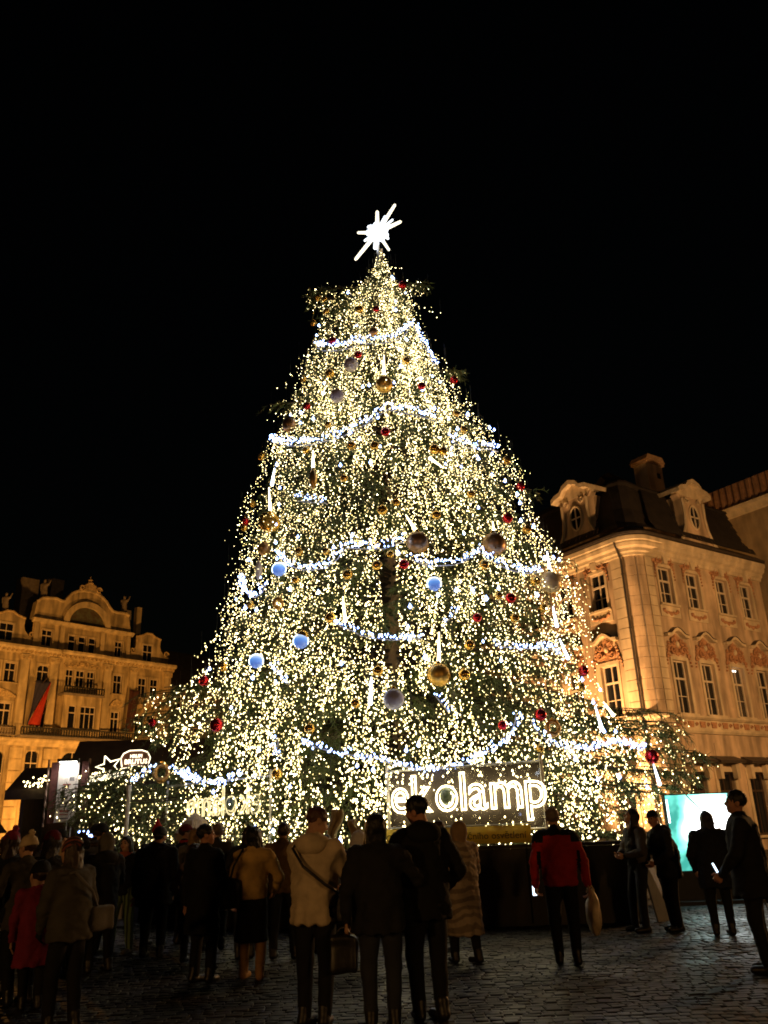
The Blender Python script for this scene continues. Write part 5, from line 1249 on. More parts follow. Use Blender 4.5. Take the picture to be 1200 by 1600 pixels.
stall("market_stall", "low stall roofed with sparkling lights at the left edge behind the crowd", (-15.5, 25.0, 0), (1, .1, 0), 3.4, 1.8, 1.85, 2.25, M_stall, mat("green_roof", (.02, .03, .015), .9, .4, 4, .5, 20))
def sparkle(name, label, pts, n, r, m, spread, per=None):
    pts = [Vector(p) for p in pts]; c = pts[0]; R = empty(name, c, 0, label, "string lights")
    t = MB(); t.tube([p - c for p in pts], .008, 4); t.build("cable", M_black, R)
    seg = [(pts[i + 1] - pts[i]).length for i in range(len(pts) - 1)]; tot = sum(seg); P = []
    for k in range(n):
        s = rng.random() * tot; i = 0
        while s > seg[i] and i < len(seg) - 1: s -= seg[i]; i += 1
        P.append(np.array(pts[i] + (pts[i + 1] - pts[i]) * (s / seg[i])) + rng.normal(0, 1, 3) * np.array(spread))
    bulbs_mesh("bulb_row", np.array(P), rng.uniform(r * .7, r * 1.2, n), m, R, tuple(c))
sparkle("roof_lights", "dense warm fairy lights along the eave of the star stall", [(-9.9, 26.55, 3.2), (-7.6, 26.75, 3.45)], 130, .026, M_warm, (.02, .05, .10))
sparkle("roof_lights", "few warm fairy lights under the roof left of the lit banner", [(-10.9, 25.6, 3.15), (-10.0, 25.6, 3.2)], 34, .022, M_warm, (.05, .05, .09))
sparkle("roof_lights", "white sparkling lights on the low stall at the left edge", [(-15.2, 24.2, 1.95), (-12.2, 24.4, 2.0), (-11.6, 24.4, 1.85)], 60, .026, M_cool, (.05, .05, .08))
sparkle("roof_lights", "short row of small white lights behind the crowd, right of the lit banner", [(-8.4, 23.6, 1.75), (-7.7, 23.6, 1.55)], 12, .026, M_cool, (.03, .03, .03))
sparkle("roof_lights", "string of white lights low behind the child facing us, left of the tree box", [(-6.7, 21.5, 1.65), (-6.0, 21.2, 1.45), (-5.5, 21.0, 1.6)], 40, .024, M_warm, (.12, .05, .10))

def star_sign():
    c = Vector((-8.6, 26.1, 3.3)); R = empty("star_sign", c, 0, "small glowing star outline on the stall roof, left of the tree", "sign")
    W = glow("star_sign_light", (1.0, .88, .58), 3.0); pts = []
    for i in range(11):
        a = math.pi / 2 + i * math.pi / 5 + .35; r = .40 if i % 2 == 0 else .17; pts.append((r * math.cos(a), 0, .28 + r * .8 * math.sin(a)))
    m = MB(); m.tube(pts, .022, 6); m.build("outline", W, R, True)
    m = MB(); m.tube([(-.75, 0, -.14), (-.2, 0, -.08), (.35, 0, .02), (.65, 0, .06)], [.03, .055, .05, .03], 8); m.tube([(-.7, 0, -.02), (0, 0, .03), (.5, 0, .1)], .025, 6); m.build("tail", W, R, True)
    m = MB(); m.tube([(0, .05, -.6), (0, .05, .1)], .02, 5); m.build("mast", M_black, R)
star_sign()
def badge():
    c = Vector((-7.75, 26.0, 3.72)); R = empty("badge_sign", c, 0, "shield-shaped sign with two lines of glowing letters on the stall", "sign")
    W = glow("badge_light", (1.0, .86, .6), 2.4)
    o = [(-.40, -.24), (-.12, -.16), (.12, -.16), (.36, -.24), (.43, .06), (.34, .22), (.16, .28), (-.2, .28), (-.38, .2), (-.46, .06)]
    m = MB(); m.poly(ID, [(x, z) for x, z in o], -.03, .0); m.build("board", mat("badge_brown", (.16, .06, .03), .6, .2, 6), R)
    m = MB(); m.tube([(x, -.03, z) for x, z in o + o[:1]], .018, 6, False); m.build("outline", W, R, True)
    for t, s, z in (("HRUM", .13, .07), ("BRUTUS", .19, -.11)):
        V, Fc = text_mesh(t, s, bevel=.006, fill=True, res=2); w = V[:, 0].max() - V[:, 0].min(); k = min(1.0, .70 / w)
        mesh_obj("lettering", [((v[0] - w / 2) * k, -.04 - v[2], z + v[1]) for v in V], Fc, W, R)
    MB().tube([(0, .04, -.8), (0, .04, 0)], .02, 5).build("mast", M_black, R)
badge()
def lit_banner():
    c = Vector((-8.98, 24.0, 0)); R = empty("banner_stand", c, 0, "tall white banner lit by a lamp at its top, on twin poles", "banner")
    F = Fr((0, 0, 0), (1, 0.05, 0), (0.05, -1, 0))
    MB().box(F, -.30, .25, -.02, 0, 2.0, 3.55).build("panel", mat("white_vinyl", (.72, .66, .60), .6, .08, 3), R)
    for s in (-1, 1):
        mm = bands("candy_wrap", (.10, .05, .03), (.45, .30, .22), 2.2, 'DIAGONAL', .7, .6)
        MB().box(F, s * .42 - .10, s * .42 + .10, -.06, -.03, 1.98, 3.58).build("side_panel", mat("maroon_cloth", (.16, .06, .05), .8, .25, 8), R)
        m = MB(); m.tube([F.p(s * .56 - .03, 0, z) for z in (1.9, 2.7, 3.65)], .03, 8); m.build("side_pole", mm, R)
    mk = mat("print_grey", (.18, .17, .17), .7, .2, 9); mr = mat("print_red", (.40, .10, .08), .7, .2, 9)
    for (u, z, w, h, q) in ((.08, 3.12, .13, .1, mk), (-.05, 2.98, .22, .03, mr), (-.06, 2.82, .1, .03, mk), (-.04, 2.64, .1, .08, mk), (-.07, 2.5, .16, .03, mk), (-.1, 2.4, .2, .04, mk), (-.05, 2.29, .26, .05, mr), (-.06, 2.2, .24, .03, mr), (-.06, 2.1, .26, .035, mk)):
        MB().box(F, u - w / 2, u + w / 2, .001, .004, z - h / 2, z + h / 2).build("print_mark", q, R)
    for u in (-.0, .12): MB().tube([F.p(u + .02, .02, 0), F.p(u + .05, .02, 2.0)], .018, 6).build("pole", M_white, R)
    MB().box(F, -.3, .4, -.3, .3, 0, .05).build("base", M_black, R)
    MB().box(F, -.32, .27, .06, .16, 3.58, 3.66).build("lamp_housing", M_black, R)
    MB().box(F, -.26, .2, .08, .14, 3.555, 3.578).build("lamp_tube", glow("banner_lamp", (1, .95, .9), 14.0), R)
    l = lamp("banner_lamp_light", 'AREA', c + F.p(-.03, .13, 3.5), 9.0, (1, .94, .86), .25, target=c + F.p(-.03, -.02, 2.7)); 
lit_banner()
def umbrella(name, label, c, r, z, m):
    R = empty(name, c, 0, label, "umbrella"); k = 8; vs = [(0, 0, z + .42)]; fs = []
    for rr, h in ((.55, .26), (1.0, .02), (1.0, -.12)):
        for i in range(k): a = 2 * math.pi * i / k; vs.append((r * rr * math.cos(a), r * rr * math.sin(a), z + h))
    for i in range(k):
        j = (i + 1) % k; fs += [(0, 1 + i, 1 + j), (1 + i, 9 + i, 9 + j, 1 + j), (9 + i, 17 + i, 17 + j, 9 + j)]
    o = mesh_obj("canopy", vs, fs, m, R)
    for i in range(k): a = 2 * math.pi * i / k; MB().tube([(0, 0, z + .40), (r * .55 * math.cos(a), r * .55 * math.sin(a), z + .24), (r * math.cos(a), r * math.sin(a), z)], .01, 4).build("rib", M_wood, R)
    MB().tube([(0, 0, 0), (0, 0, z + .5)], .025, 6).build("pole", M_wood, R)
umbrella("market_umbrella", "beige market umbrella under the mirror-written sign", (-4.15, 18.3, 0), .42, 1.58, mat("beige_canvas", (.34, .25, .16), .85, .12, 4))
for i, (x, y, lab) in enumerate(((-5.75, 18.9, "white post left of the mirror-written sign, further from it"),)):
    m = MB(); m.tube([(0, 0, 0), (.0, 0, 2.55)], .045, 8); m.tube([(0, 0, 2.5), (0, 0, 2.62)], .06, 8)
    o = m.build("white_post", M_white); o.location = (x, y, 0); tag(o, lab, "post")
# ------------------------------------------------------------------ people
def cloth(name, c, rough=.85, bump=.25): return mat("cloth_" + name, c, rough, .22, 7, bump, 90, spec=.25)
K_ = dict(black=cloth("black", (.010, .010, .011)), charcoal=cloth("charcoal", (.018, .018, .020)), navy=cloth("navy", (.014, .016, .026)), beige=cloth("beige", (.62, .50, .33)), brown=cloth("brown", (.20, .12, .05)), yellow=cloth("yellow", (.62, .40, .13)),
          red=cloth("red", (.42, .022, .018)), pink=cloth("pink", (.22, .022, .048)), grey=cloth("grey", (.12, .11, .10)), pinkgrey=cloth("pinkgrey", (.22, .15, .13)), olive=cloth("olive", (.06, .055, .042)), bluegrey=cloth("bluegrey", (.075, .085, .12)), denim=cloth("denim", (.030, .034, .045)),
          tan=cloth("tan", (.30, .20, .11)), white=cloth("white", (.60, .58, .60)), cream=cloth("cream", (.55, .43, .27)), maroon=cloth("maroon", (.12, .012, .014)), green=bands("cloth_green_stripe", (.03, .05, .025), (.16, .24, .10), 5, 'X'),
          fur=bands("cloth_fur", (.20, .155, .115), (.36, .29, .22), 2.6, 'Z', .95, 9.0, .45), stripe=bands("cloth_stripe", (.03, .02, .018), (.22, .06, .035), 9, 'DIAGONAL', .9, .6), leather=mat("cloth_leather", (.012, .011, .010), .4, .2, 8, .15, 60), tanleather=cloth("tanleather", (.36, .20, .07), .6), orange=cloth("orange", (.45, .13, .06)))
SKIN = mat("skin", (.50, .29, .19), .55, .10, 8, spec=.4); SKIN2 = mat("skin_rosy", (.46, .22, .14), .55, .12, 8); EYE_W = mat("eye", (.03, .02, .015), .2, .1, 5); LIP = mat("lip", (.34, .10, .08), .5, .1, 6)
HAIRC = dict(black=mat("hair_black", (.008, .007, .006), .5, .4, 30, .3, 60), brown=mat("hair_brown", (.035, .018, .010), .5, .4, 30, .3, 60), red=mat("hair_redbrown", (.075, .028, .014), .5, .4, 30, .3, 60), grey=mat("hair_grey", (.16, .12, .09), .6, .3, 30, .3, 60), blond=mat("hair_blond", (.28, .17, .07), .55, .3, 30, .3, 60))

def build_head():
    def f(P):
        d = d_ell(P, (0, -.012, .035), (.074, .094, .086)); d = smin(d, d_ell(P, (0, .03, -.045), (.056, .062, .066)), .05)
        d = smin(d, d_ell(P, (0, .055, -.088), (.026, .026, .022)), .03)           # chin
        d = smin(d, d_cap(P, (0, .080, .020), (0, .103, -.020), .010, .017), .014)  # nose
        d = smin(d, d_cap(P, (-.035, .072, .030), (.035, .072, .030), .013, .013), .02)  # brow
        for s in (-1, 1):
            d = np.maximum(d, -d_ell(P, (s * .031, .098, .008), (.019, .018, .013)) - .002)   # eye sockets
            d = smin(d, d_ell(P, (s * .077, -.012, -.005), (.012, .024, .034)), .008)       # ears
            d = smin(d, d_ell(P, (s * .04, .055, -.03), (.024, .024, .022)), .03)           # cheeks
        d = smin(d, d_cap(P, (-.018, .085, -.055), (.018, .085, -.055), .009, .009), .008)  # lips
        d = smin(d, d_cap(P, (0, -.02, -.06), (0, -.03, -.17), .052, .056), .03)            # neck
        return d
    V, Q = surfnet(f, (-.11, -.13, -.2), (.11, .14, .14), .0085)
    V = smooth_mesh(V, Q, 1); mi = np.zeros(len(Q), int)
    c = V[Q].mean(1); mi[(np.abs(c[:, 0]) < .024) & (np.abs(c[:, 2] + .055) < .010) & (c[:, 1] > .08)] = 2
    F = [tuple(q) for q in Q]; V = list(map(tuple, V)); mi = list(mi)
    for s in (-1, 1):
        b = MB().ball((s * .031, .079, .008), .0125, 8, 6); o = len(V); V += b.v; F += [tuple(o + i for i in q) for q in b.f]; mi += [1] * len(b.f)
        b = MB().tube([(s * .015, .088, .033), (s * .033, .086, .036), (s * .05, .073, .031)], .0045, 5); o = len(V); V += b.v; F += [tuple(o + i for i in q) for q in b.f]; mi += [1] * len(b.f)
    return np.array(V), F, mi
HEAD = build_head()
def build_hand(curl):
    """right hand hanging: wrist at 0, fingers down -z, thumb towards +y (forward), palm towards -x"""
    def f(P):
        d = d_cap(P, (0, 0, .02), (0, 0, -.05), .024, .030, (.62, 1.25, 1)); d = smin(d, d_cap(P, (0, -.028, -.07), (0, .028, -.075), .016, .016), .02)
        for i, (y, L) in enumerate(((-.032, .060), (-.011, .076), (.010, .082), (.031, .072))):
            a = np.array([0, y, -.078]); b = a + np.array([-.012 - .02 * curl, 0, -L * .45]); c = b + np.array([-L * .5 * curl - .006, 0, -L * (.5 - .4 * curl)]); e = c + np.array([-.018 * curl - .002, 0, -L * .22 * (1 - 1.6 * curl)])
            d = smin(d, d_cap(P, a, b, .0092, .0085), .006); d = np.minimum(d, d_cap(P, b, c, .0085, .0078)); d = np.minimum(d, d_cap(P, c, e, .0078, .0068))
        a = np.array([-.004, .030, -.025]); b = a + np.array([-.016, .026, -.030]); c = b + np.array([-.012, .008, -.034])
        d = smin(d, d_cap(P, a, b, .013, .011), .012); d = smin(d, d_cap(P, b, c, .0105, .008), .006)
        return d
    V, Q = surfnet(f, (-.09, -.07, -.2), (.04, .09, .05), .0058)
    return smooth_mesh(V, Q, 1), [tuple(q) for q in Q]
HANDS = {0: build_hand(.25), 1: build_hand(.85)}
def rot_to(v_from, v_to):
    return np.array(Vector(v_from).rotation_difference(Vector(v_to)).to_matrix())
def eul(rx, ry, rz): return np.array((Matrix.Rotation(rz, 3, 'Z') @ Matrix.Rotation(rx, 3, 'X') @ Matrix.Rotation(ry, 3, 'Y')))

def person(label, xy, h=1.75, head_deg=0, coat='black', legs='black', hem=.78, width=1.0, flare=.0, lean=(0, 0), look=(0, 0, 0), hair=('short', 'brown'), hat=None, hood=None, puffer=0.0, feet=((-.10, .0), (.10, .03)), rhand=(.26, .04, .80), lhand=(-.26, .04, .80),
           grip=(0, 0), gloves=None, scarf=None, zones=None, coatfn=None, coat2=None, shoes='leather', child=False, skirt=None, skin=None, fur=None):
    # nobody stands quite like the next one: weight, feet, hands
    q = random.Random(label); lean = (lean[0] + q.uniform(-.035, .035), lean[1] + q.uniform(-.01, .03))
    if feet == ((-.10, .0), (.10, .03)): feet = ((-.09 - q.uniform(-.02, .07), q.uniform(-.12, .10)), (.09 + q.uniform(-.02, .07), q.uniform(-.12, .10)))
    if rhand == (.26, .04, .80): rhand = q.choice([(.26, .06, .80), (.235, .13, .94), (.12, .34, 1.12), (.24, .16, .90), (.29, -.02, .82)])
    if lhand == (-.26, .04, .80): lhand = q.choice([(-.26, .06, .80), (-.235, .13, .94), (-.12, .34, 1.10), (-.24, .16, .90), (-.29, .0, .82)])
    look = (look[0] + q.uniform(-4, 6), look[1] + q.uniform(-9, 9), look[2] + q.uniform(-8, 8))
    s = h / 1.75; hd = 1.0 / s * 1.06 if child else 1.0
    R = empty("person", (xy[0], xy[1], 0), math.radians(head_deg), label, "person")
    lx, ly = lean
    def ln(p):
        p = np.array(p, float); t = max(0, p[2] - .95); return p + np.array([lx * t, ly * t, -.25 * t * (lx * lx + ly * ly)])
    neck0, neck1 = ln((0, -.02, 1.42)), ln((0, .0, 1.53)); hc = ln((0, .015, 1.635))
    sh = {1: ln((.185 * width, -.01, 1.405)), -1: ln((-.185 * width, -.01, 1.405))}
    wr = {1: ln(rhand) if rhand[2] > 1.0 else np.array(rhand), -1: ln(lhand) if lhand[2] > 1.0 else np.array(lhand)}
    el = {}
    for sd in (1, -1):
        a, b = sh[sd], wr[sd]; d = b - a; L = np.linalg.norm(d); l1, l2 = .30, .27
        if L > .565: b = a + d / L * .565; wr[sd] = b; d = b - a; L = .565
        x = (l1 * l1 - l2 * l2 + L * L) / (2 * L); hh = math.sqrt(max(0, l1 * l1 - x * x)); dn = d / L
        pole = np.array([sd * .8, -.55, -.35]); pole = pole - dn * (pole @ dn); pole /= np.linalg.norm(pole) + 1e-9
        el[sd] = a + dn * x + pole * hh
    hips = {1: np.array([.098, 0, .90]), -1: np.array([-.098, 0, .90])}; ank = {1: np.array([feet[1][0], feet[1][1], .09]), -1: np.array([feet[0][0], feet[0][1], .09])}
    knee = {sd: (hips[sd] + ank[sd]) / 2 + np.array([sd * .01, .035, -.005]) for sd in (1, -1)}
    # one skin: legs, trunk, arms
    def body(P):
        d = d_ell(P, (0, -.01, .95), (.165, .115, .13)); d = smin(d, d_cap(P, (0, 0, 1.0), ln((0, 0, 1.28)), .13, .145, (1, .72, 1)), .08)
        d = smin(d, d_cap(P, sh[-1] * .85 + neck0 * .15, sh[1] * .85 + neck0 * .15, .065, .065), .07); d = smin(d, d_cap(P, neck0, neck1, .056, .052), .03)
        for sd in (1, -1):
            d = smin(d, d_cap(P, hips[sd], knee[sd], .104, .078), .04); d = smin(d, d_cap(P, knee[sd], ank[sd], .076, .060), .02)
            d = smin(d, d_cap(P, sh[sd], el[sd], .052, .043), .03); d = smin(d, d_cap(P, el[sd], wr[sd], .042, .029), .015)
        return np.maximum(d, .05 - P[:, 2])
    ext = max(.42, abs(wr[1]).max() if False else 0.0); xs = np.stack([sh[1], sh[-1], el[1], el[-1], wr[1], wr[-1], ank[1], ank[-1], hc])
    lo = np.minimum(xs.min(0) - .16, (-.3, -.26, 0)); hi = np.maximum(xs.max(0) + .16, (.3, .26, 1.6)); lo[2] = 0; hi[2] = neck1[2] + .03
    V, Q = surfnet(body, lo, hi, .026); V = smooth_mesh(V, Q, 1)
    # folds in the trousers
    N = vnormals(V, Q); dsp = np.array([mnoise.noise(Vector((v[0] * 9, v[1] * 9, v[2] * 14))) for v in V]); V = V + N * (dsp * .007 * (V[:, 2] < .95))[:, None]
    cz = V[Q].mean(1)[:, 2]; zl = [(9.0, legs)] if not zones else zones + [(9.0, legs)]
    mats = [skin or SKIN, EYE_W, LIP, gloves and K_[gloves] or (skin or SKIN), K_.get(coat, K_['black'])] + [K_[n] if n in K_ else SKIN for _, n in zl]
    mi = np.full(len(Q), 4)
    for q in range(len(zl) - 1, -1, -1): mi[(cz < zl[q][0]) & (cz < 1.05)] = 5 + q
    Vs = [V]; Fs = [tuple(q) for q in Q]; MI = list(mi); nv = len(V)
    HR = eul(math.radians(look[0]), math.radians(look[1]), math.radians(look[2]))
    hv = (HEAD[0] * hd) @ HR.T + hc; Vs.append(hv); Fs += [tuple(nv + i for i in f) for f in HEAD[1]]; MI += HEAD[2]; nv += len(hv)
    for sd, gr in ((1, grip[1]), (-1, grip[0])):
        hvv, hf = HANDS[gr]; d = wr[sd] - el[sd]; d /= np.linalg.norm(d); A = rot_to((0, 0, -1), d)
        v = hvv.copy()
        if sd < 0: v = v * np.array([-1, 1, 1]); hf = [f[::-1] for f in hf]
        v = v @ A.T + wr[sd] + d * .01; Vs.append(v); Fs += [tuple(nv + i for i in f) for f in hf]; MI += [3] * len(hf); nv += len(v)
    mesh_obj("body", np.concatenate(Vs) * s, Fs, mats, R, True, MI)
    # coat
    cw = width * 1.07; hz = hem
    def coat_f(P):
        d = d_cap(P, ln((0, -.005, 1.12)), ln((0, 0, 1.30)), .172 * cw, .180 * cw, (1, .74, 1))
        d = smin(d, d_cap(P, (0, -.01, hz - .1), (0, -.005, 1.10), (.175 + flare) * cw, .168 * cw, (1, .80, 1)), .07)
        d = smin(d, d_cap(P, sh[-1] * .92 + neck0 * .08, sh[1] * .92 + neck0 * .08, .072, .072), .07); d = smin(d, d_cap(P, neck0, ln((0, -.005, 1.49)), .085, .078), .03)
        for sd in (1, -1):
            d = smin(d, d_cap(P, sh[sd], el[sd], .078, .066), .045); d = smin(d, d_cap(P, el[sd], wr[sd] - (wr[sd] - el[sd]) * .02, .065, .048), .02)
        return np.maximum(d, hz - P[:, 2])
    lo2 = np.minimum(xs[:6].min(0) - .13, (-.36 * cw - flare, -.32 - flare, 0)); hi2 = np.maximum(xs[:6].max(0) + .13, (.36 * cw + flare, .32 + flare, 0)); lo2[2] = hz - .05 if min(wr[1][2], wr[-1][2]) > hz else min(wr[1][2], wr[-1][2]) - .1; hi2[2] = 1.62
    def coat_g(P):
        d = coat_f(P)
        if True:
            for sd in (1, -1):
                if wr[sd][2] < hz + .1: d = np.minimum(d, d_cap(P, el[sd], wr[sd], .065, .048))
        return d
    V, Q = surfnet(coat_g, lo2, hi2, .0195); V = smooth_mesh(V, Q, 1); N = vnormals(V, Q)
    sd_ = random.random() * 50
    dsp = np.array([mnoise.noise(Vector((v[0] * 7 + sd_, v[1] * 7, v[2] * 9))) * .016 + mnoise.noise(Vector((v[0] * 17 + sd_, v[1] * 17 + v[2] * 9, v[2] * 26))) * .012 for v in V])
    tt = np.clip((1.15 - V[:, 2]) / max(.15, 1.15 - hz), 0, 1) * (np.abs(V[:, 0]) < .24); aa = np.arctan2(V[:, 0], V[:, 1])
    dsp = dsp + .010 * tt * np.sin(aa * (6 + int(sd_) % 3) + sd_ + 2.2 * np.sin(V[:, 2] * 7 + sd_)) * (hz < .85)
    if puffer: dsp = dsp + puffer * (np.abs(np.sin(np.pi * V[:, 2] / .105)) ** .6 - .6)
    if fur: dsp = dsp + fur * np.array([mnoise.noise(Vector((v[0] * 45, v[1] * 45, v[2] * 28))) for v in V])
    V = V + N * dsp[:, None]
    cm = [K_[coat]] + ([K_[coat2]] if coat2 else []); cmi = None
    if coatfn:
        c = V[Q].mean(1); cmi = np.array([coatfn(*p) for p in c], int)
    C = mesh_obj("coat", V * s, [tuple(q) for q in Q], cm, R, True, cmi)
    # closure, pocket welts
    m = MB(); yb = .155 * cw * 1.0
    if hood:
        kind = hood
        def hf_(P):
            d = d_ell(P, ln((0, -.11, 1.45)), (.135 * cw, .085, .10)); d = smin(d, d_cap(P, ln((-.11, -.06, 1.47)), ln((.11, -.06, 1.47)), .05, .05), .04)
            return np.maximum(d, -d_ell(P, ln((0, .0, 1.56)), (.085, .09, .10)))
        V, Q = surfnet(hf_, ln((0, 0, 1.45)) - np.array([.24, .26, .18]), ln((0, 0, 1.45)) + np.array([.24, .2, .2]), .017); V = smooth_mesh(V, Q, 1)
        hd_o = mesh_obj("hood", V * s, [tuple(q) for q in Q], K_[coat if kind in ('self', 'fur') else kind], R, True)
        if kind == 'fur':
            m = MB()
            for q in range(26):
                a = math.pi * q / 25; p = ln((.15 * cw * math.cos(a), -.02 - .17 * math.sin(a), 1.50 - .02 * math.sin(a))); m.ball(tuple(np.array(p) * s), .032 * s * random.uniform(.8, 1.25), 6, 4)
            m.build("fur_trim", HAIRC['brown'], hd_o, True)
    if scarf:
        def sf(P):
            Qp = P - ln((0, .0, 1.475)); r = np.hypot(Qp[:, 0], Qp[:, 1] * 1.15); return np.hypot(r - .078, Qp[:, 2] * .62) - .034
        V, Q = surfnet(sf, ln((0, 0, 1.475)) - .17, ln((0, 0, 1.475)) + .17, .017); mesh_obj("scarf", V * s, [tuple(q) for q in Q], K_[scarf], R, True)
    # hair
    if hair:
        st, hc_ = hair
        def hr(P):
            d = d_ell(P, (0, -.018, .045), (.085, .104, .094)); d = np.maximum(d, -d_ell(P, (0, .115, -.03), (.075, .085, .105)))
            d = np.maximum(d, -(P[:, 2] + (.045 if st == 'short' else .12)))
            if st in ('long', 'bob'):
                L = -.40 if st == 'long' else -.16
                d = smin(d, d_cap(P, (0, -.055, .0), (0, -.085, L), .085, .078 if st == 'long' else .08, (1.1, .72, 1)), .05)
                for q in (-1, 1): d = smin(d, d_cap(P, (q * .07, -.005, .02), (q * .085, -.005, L * .75), .026, .024), .03)
            return d
        V, Q = surfnet(hr, (-.17, -.22, -.56 if st == 'long' else -.3), (.17, .14, .17), .0125)
        N = vnormals(V, Q); V = V + N * np.array([mnoise.noise(Vector((v[0] * 60, v[1] * 60, v[2] * 9))) * .010 + mnoise.noise(Vector((v[0] * 25, v[1] * 25, v[2] * 16))) * .010 for v in V])[:, None]
        mesh_obj("hair", ((V * hd) @ HR.T + hc) * s, [tuple(q) for q in Q], HAIRC[hc_], R, True)
    if hat:
        kind, hm = hat[0], hat[1]
        def hatf(P):
            if kind == 'cap':
                d = np.maximum(d_ell(P, (0, -.012, .055), (.09, .109, .092)), .038 - P[:, 2]); return np.minimum(d, np.maximum(d_ell(P, (0, .11, .045), (.075, .075, .012)), -P[:, 1]))
            if kind == 'santa':
                d = np.maximum(d_ell(P, (0, -.012, .05), (.092, .112, .10)), .03 - P[:, 2]); return smin(d, d_cap(P, (0, -.02, .10), (.02, -.06, .25), .075, .02), .05)
            if kind == 'hood': 
                d = d_ell(P, (0, -.03, .02), (.108, .125, .135)); d = np.maximum(d, -d_ell(P, (0, .13, -.01), (.075, .12, .10))); return smin(d, d_cap(P, (0, -.04, -.05), (0, -.05, -.18), .09, .12), .06)
            t = P[:, 2] - .012 + P[:, 1] * .28
            d = np.maximum(d_ell(P, (0, -.016, .045), (.094, .113, .112)), -t); cuff = np.maximum(d_ell(P, (0, -.016, .03), (.101, .121, .12)), np.maximum(-t, t - .045)); return np.minimum(d, cuff)
        V, Q = surfnet(hatf, (-.19, -.26, -.36), (.19, .24, .32), .0125); V = smooth_mesh(V, Q, 1)
        N = vnormals(V, Q); V = V + N * np.array([mnoise.noise(Vector((v[0] * 40, v[1] * 40, v[2] * 40))) * .003 for v in V])[:, None]
        ho = mesh_obj("hat" if kind != 'hood' else "raised_hood", ((V * hd) @ HR.T + hc) * s, [tuple(q) for q in Q], K_[hm], R, True)
        if len(hat) > 2:
            m = MB(); pp = np.array(hat[3] if len(hat) > 3 else (0, -.03, .17)); pc = (pp * hd) @ HR.T + hc
            for q in range(26):
                v = np.random.default_rng(q).normal(0, 1, 3); v /= np.linalg.norm(v); m.ball(tuple((pc + v * .026) * s), .02 * s, 5, 4)
            m.build("pompom", K_[hat[2]], ho, True)
    if skirt:
        def sk(P):
            d = d_cap(P, (0, 0, skirt), (0, 0, 1.0), .215, .15, (1, .85, 1)); return np.maximum(d, skirt - P[:, 2])
        V, Q = surfnet(sk, (-.3, -.28, skirt - .05), (.3, .28, 1.1), .022); mesh_obj("skirt", V * s, [tuple(q) for q in Q], K_[legs], R, True)
    for sd in (1, -1):
        fx, fy = ank[sd][0], ank[sd][1]; ang = -sd * .16
        def shf(P):
            c_, s_ = math.cos(ang), math.sin(ang); Qx = (P[:, 0] - fx) * c_ - (P[:, 1] - fy) * s_; Qy = (P[:, 0] - fx) * s_ + (P[:, 1] - fy) * c_; G = np.stack([Qx, Qy, P[:, 2]], 1)
            d = d_cap(G, (0, -.035, .045), (0, .15, .036), .046, .040); d = smin(d, d_cap(G, (0, -.02, .06), (0, -.005, .15), .046, .056), .03); return np.maximum(d, .004 - P[:, 2])
        V, Q = surfnet(shf, (fx - .14, fy - .16, -.01), (fx + .14, fy + .26, .20), .016); V = smooth_mesh(V, Q, 1); mesh_obj("shoe", V * s, [tuple(q) for q in Q], K_[shoes], R, True)
    rz = math.radians(head_deg); ca, sa = math.cos(rz), math.sin(rz)
    def wpt(p):
        p = np.array(p) * s; return Vector((xy[0] + ca * p[0] - sa * p[1], xy[1] + sa * p[0] + ca * p[1], p[2]))
    return dict(w=wpt, wr=wr, sh=sh, el=el, s=s)
def bag(name, label, cat, c, half, m, strap=None, rz=0.0, rd=.03, seed=1):
    R = empty(name, c, rz, label, cat)
    V, Q = surfnet(lambda P: d_box(P, (0, 0, 0), half, rd), -np.array(half) - .03, np.array(half) + .03, min(half) * .28)
    N = vnormals(V, Q); V = V + N * np.array([mnoise.noise(Vector((v[0] * 9 + seed, v[1] * 9, v[2] * 9))) * .02 for v in V])[:, None]
    mesh_obj("body", V, [tuple(q) for q in Q], m, R, True)
    inv = Matrix.Rotation(-rz, 3, 'Z')
    if strap: mb = MB(); mb.tube([inv @ (Vector(p) - Vector(c)) for p in strap], .014, 6); mb.build("strap", m, R, True)
    return R

down = ((-.27, .03, .80), (.27, .03, .80))
# nearest three
p = person("person in a beige hooded parka and black trousers, head bowed to the right", (-.77, 8.25), 1.77, -22, 'beige', 'black', .80, 1.04, .02, (0, .03), (-22, 0, -38), ('short', 'red'), hood='self', rhand=(.16, .36, 1.06), lhand=(-.10, .36, 1.05), grip=(1, 1), feet=((-.09, 0), (.09, .02)))
bag("shoulder_bag", "black shoulder bag with a strap across the beige parka", "bag", p['w']((.30, .10, .92)), (.15, .06, .13), K_['leather'], [p['w'](q) for q in ((.30, .0, 1.02), (.20, -.16, 1.12), (.0, -.195, 1.27), (-.13, -.15, 1.42), (-.13, -.02, 1.49), (-.05, .14, 1.40), (.15, .19, 1.2), (.31, .12, 1.02))], math.radians(-22))
p = person("person with long dark hair in a dark coat seen from behind, front centre", (-.17, 8.0), 1.70, 4, 'charcoal', 'denim', .76, 1.06, .03, (0, .02), (8, 0, 4), ('long', 'black'), rhand=(.20, .30, 1.18), lhand=(-.30, .06, .86), grip=(1, 0), feet=((-.10, .0), (.10, .0)))
bag("handbag", "black handbag hanging from the hand of the long-haired person in front", "bag", p['w']((-.33, .06, .60)), (.12, .07, .15), K_['leather'], [p['w'](q) for q in ((-.40, .06, .74), (-.36, .06, .80), (-.31, .06, .82), (-.27, .06, .74))], 0)
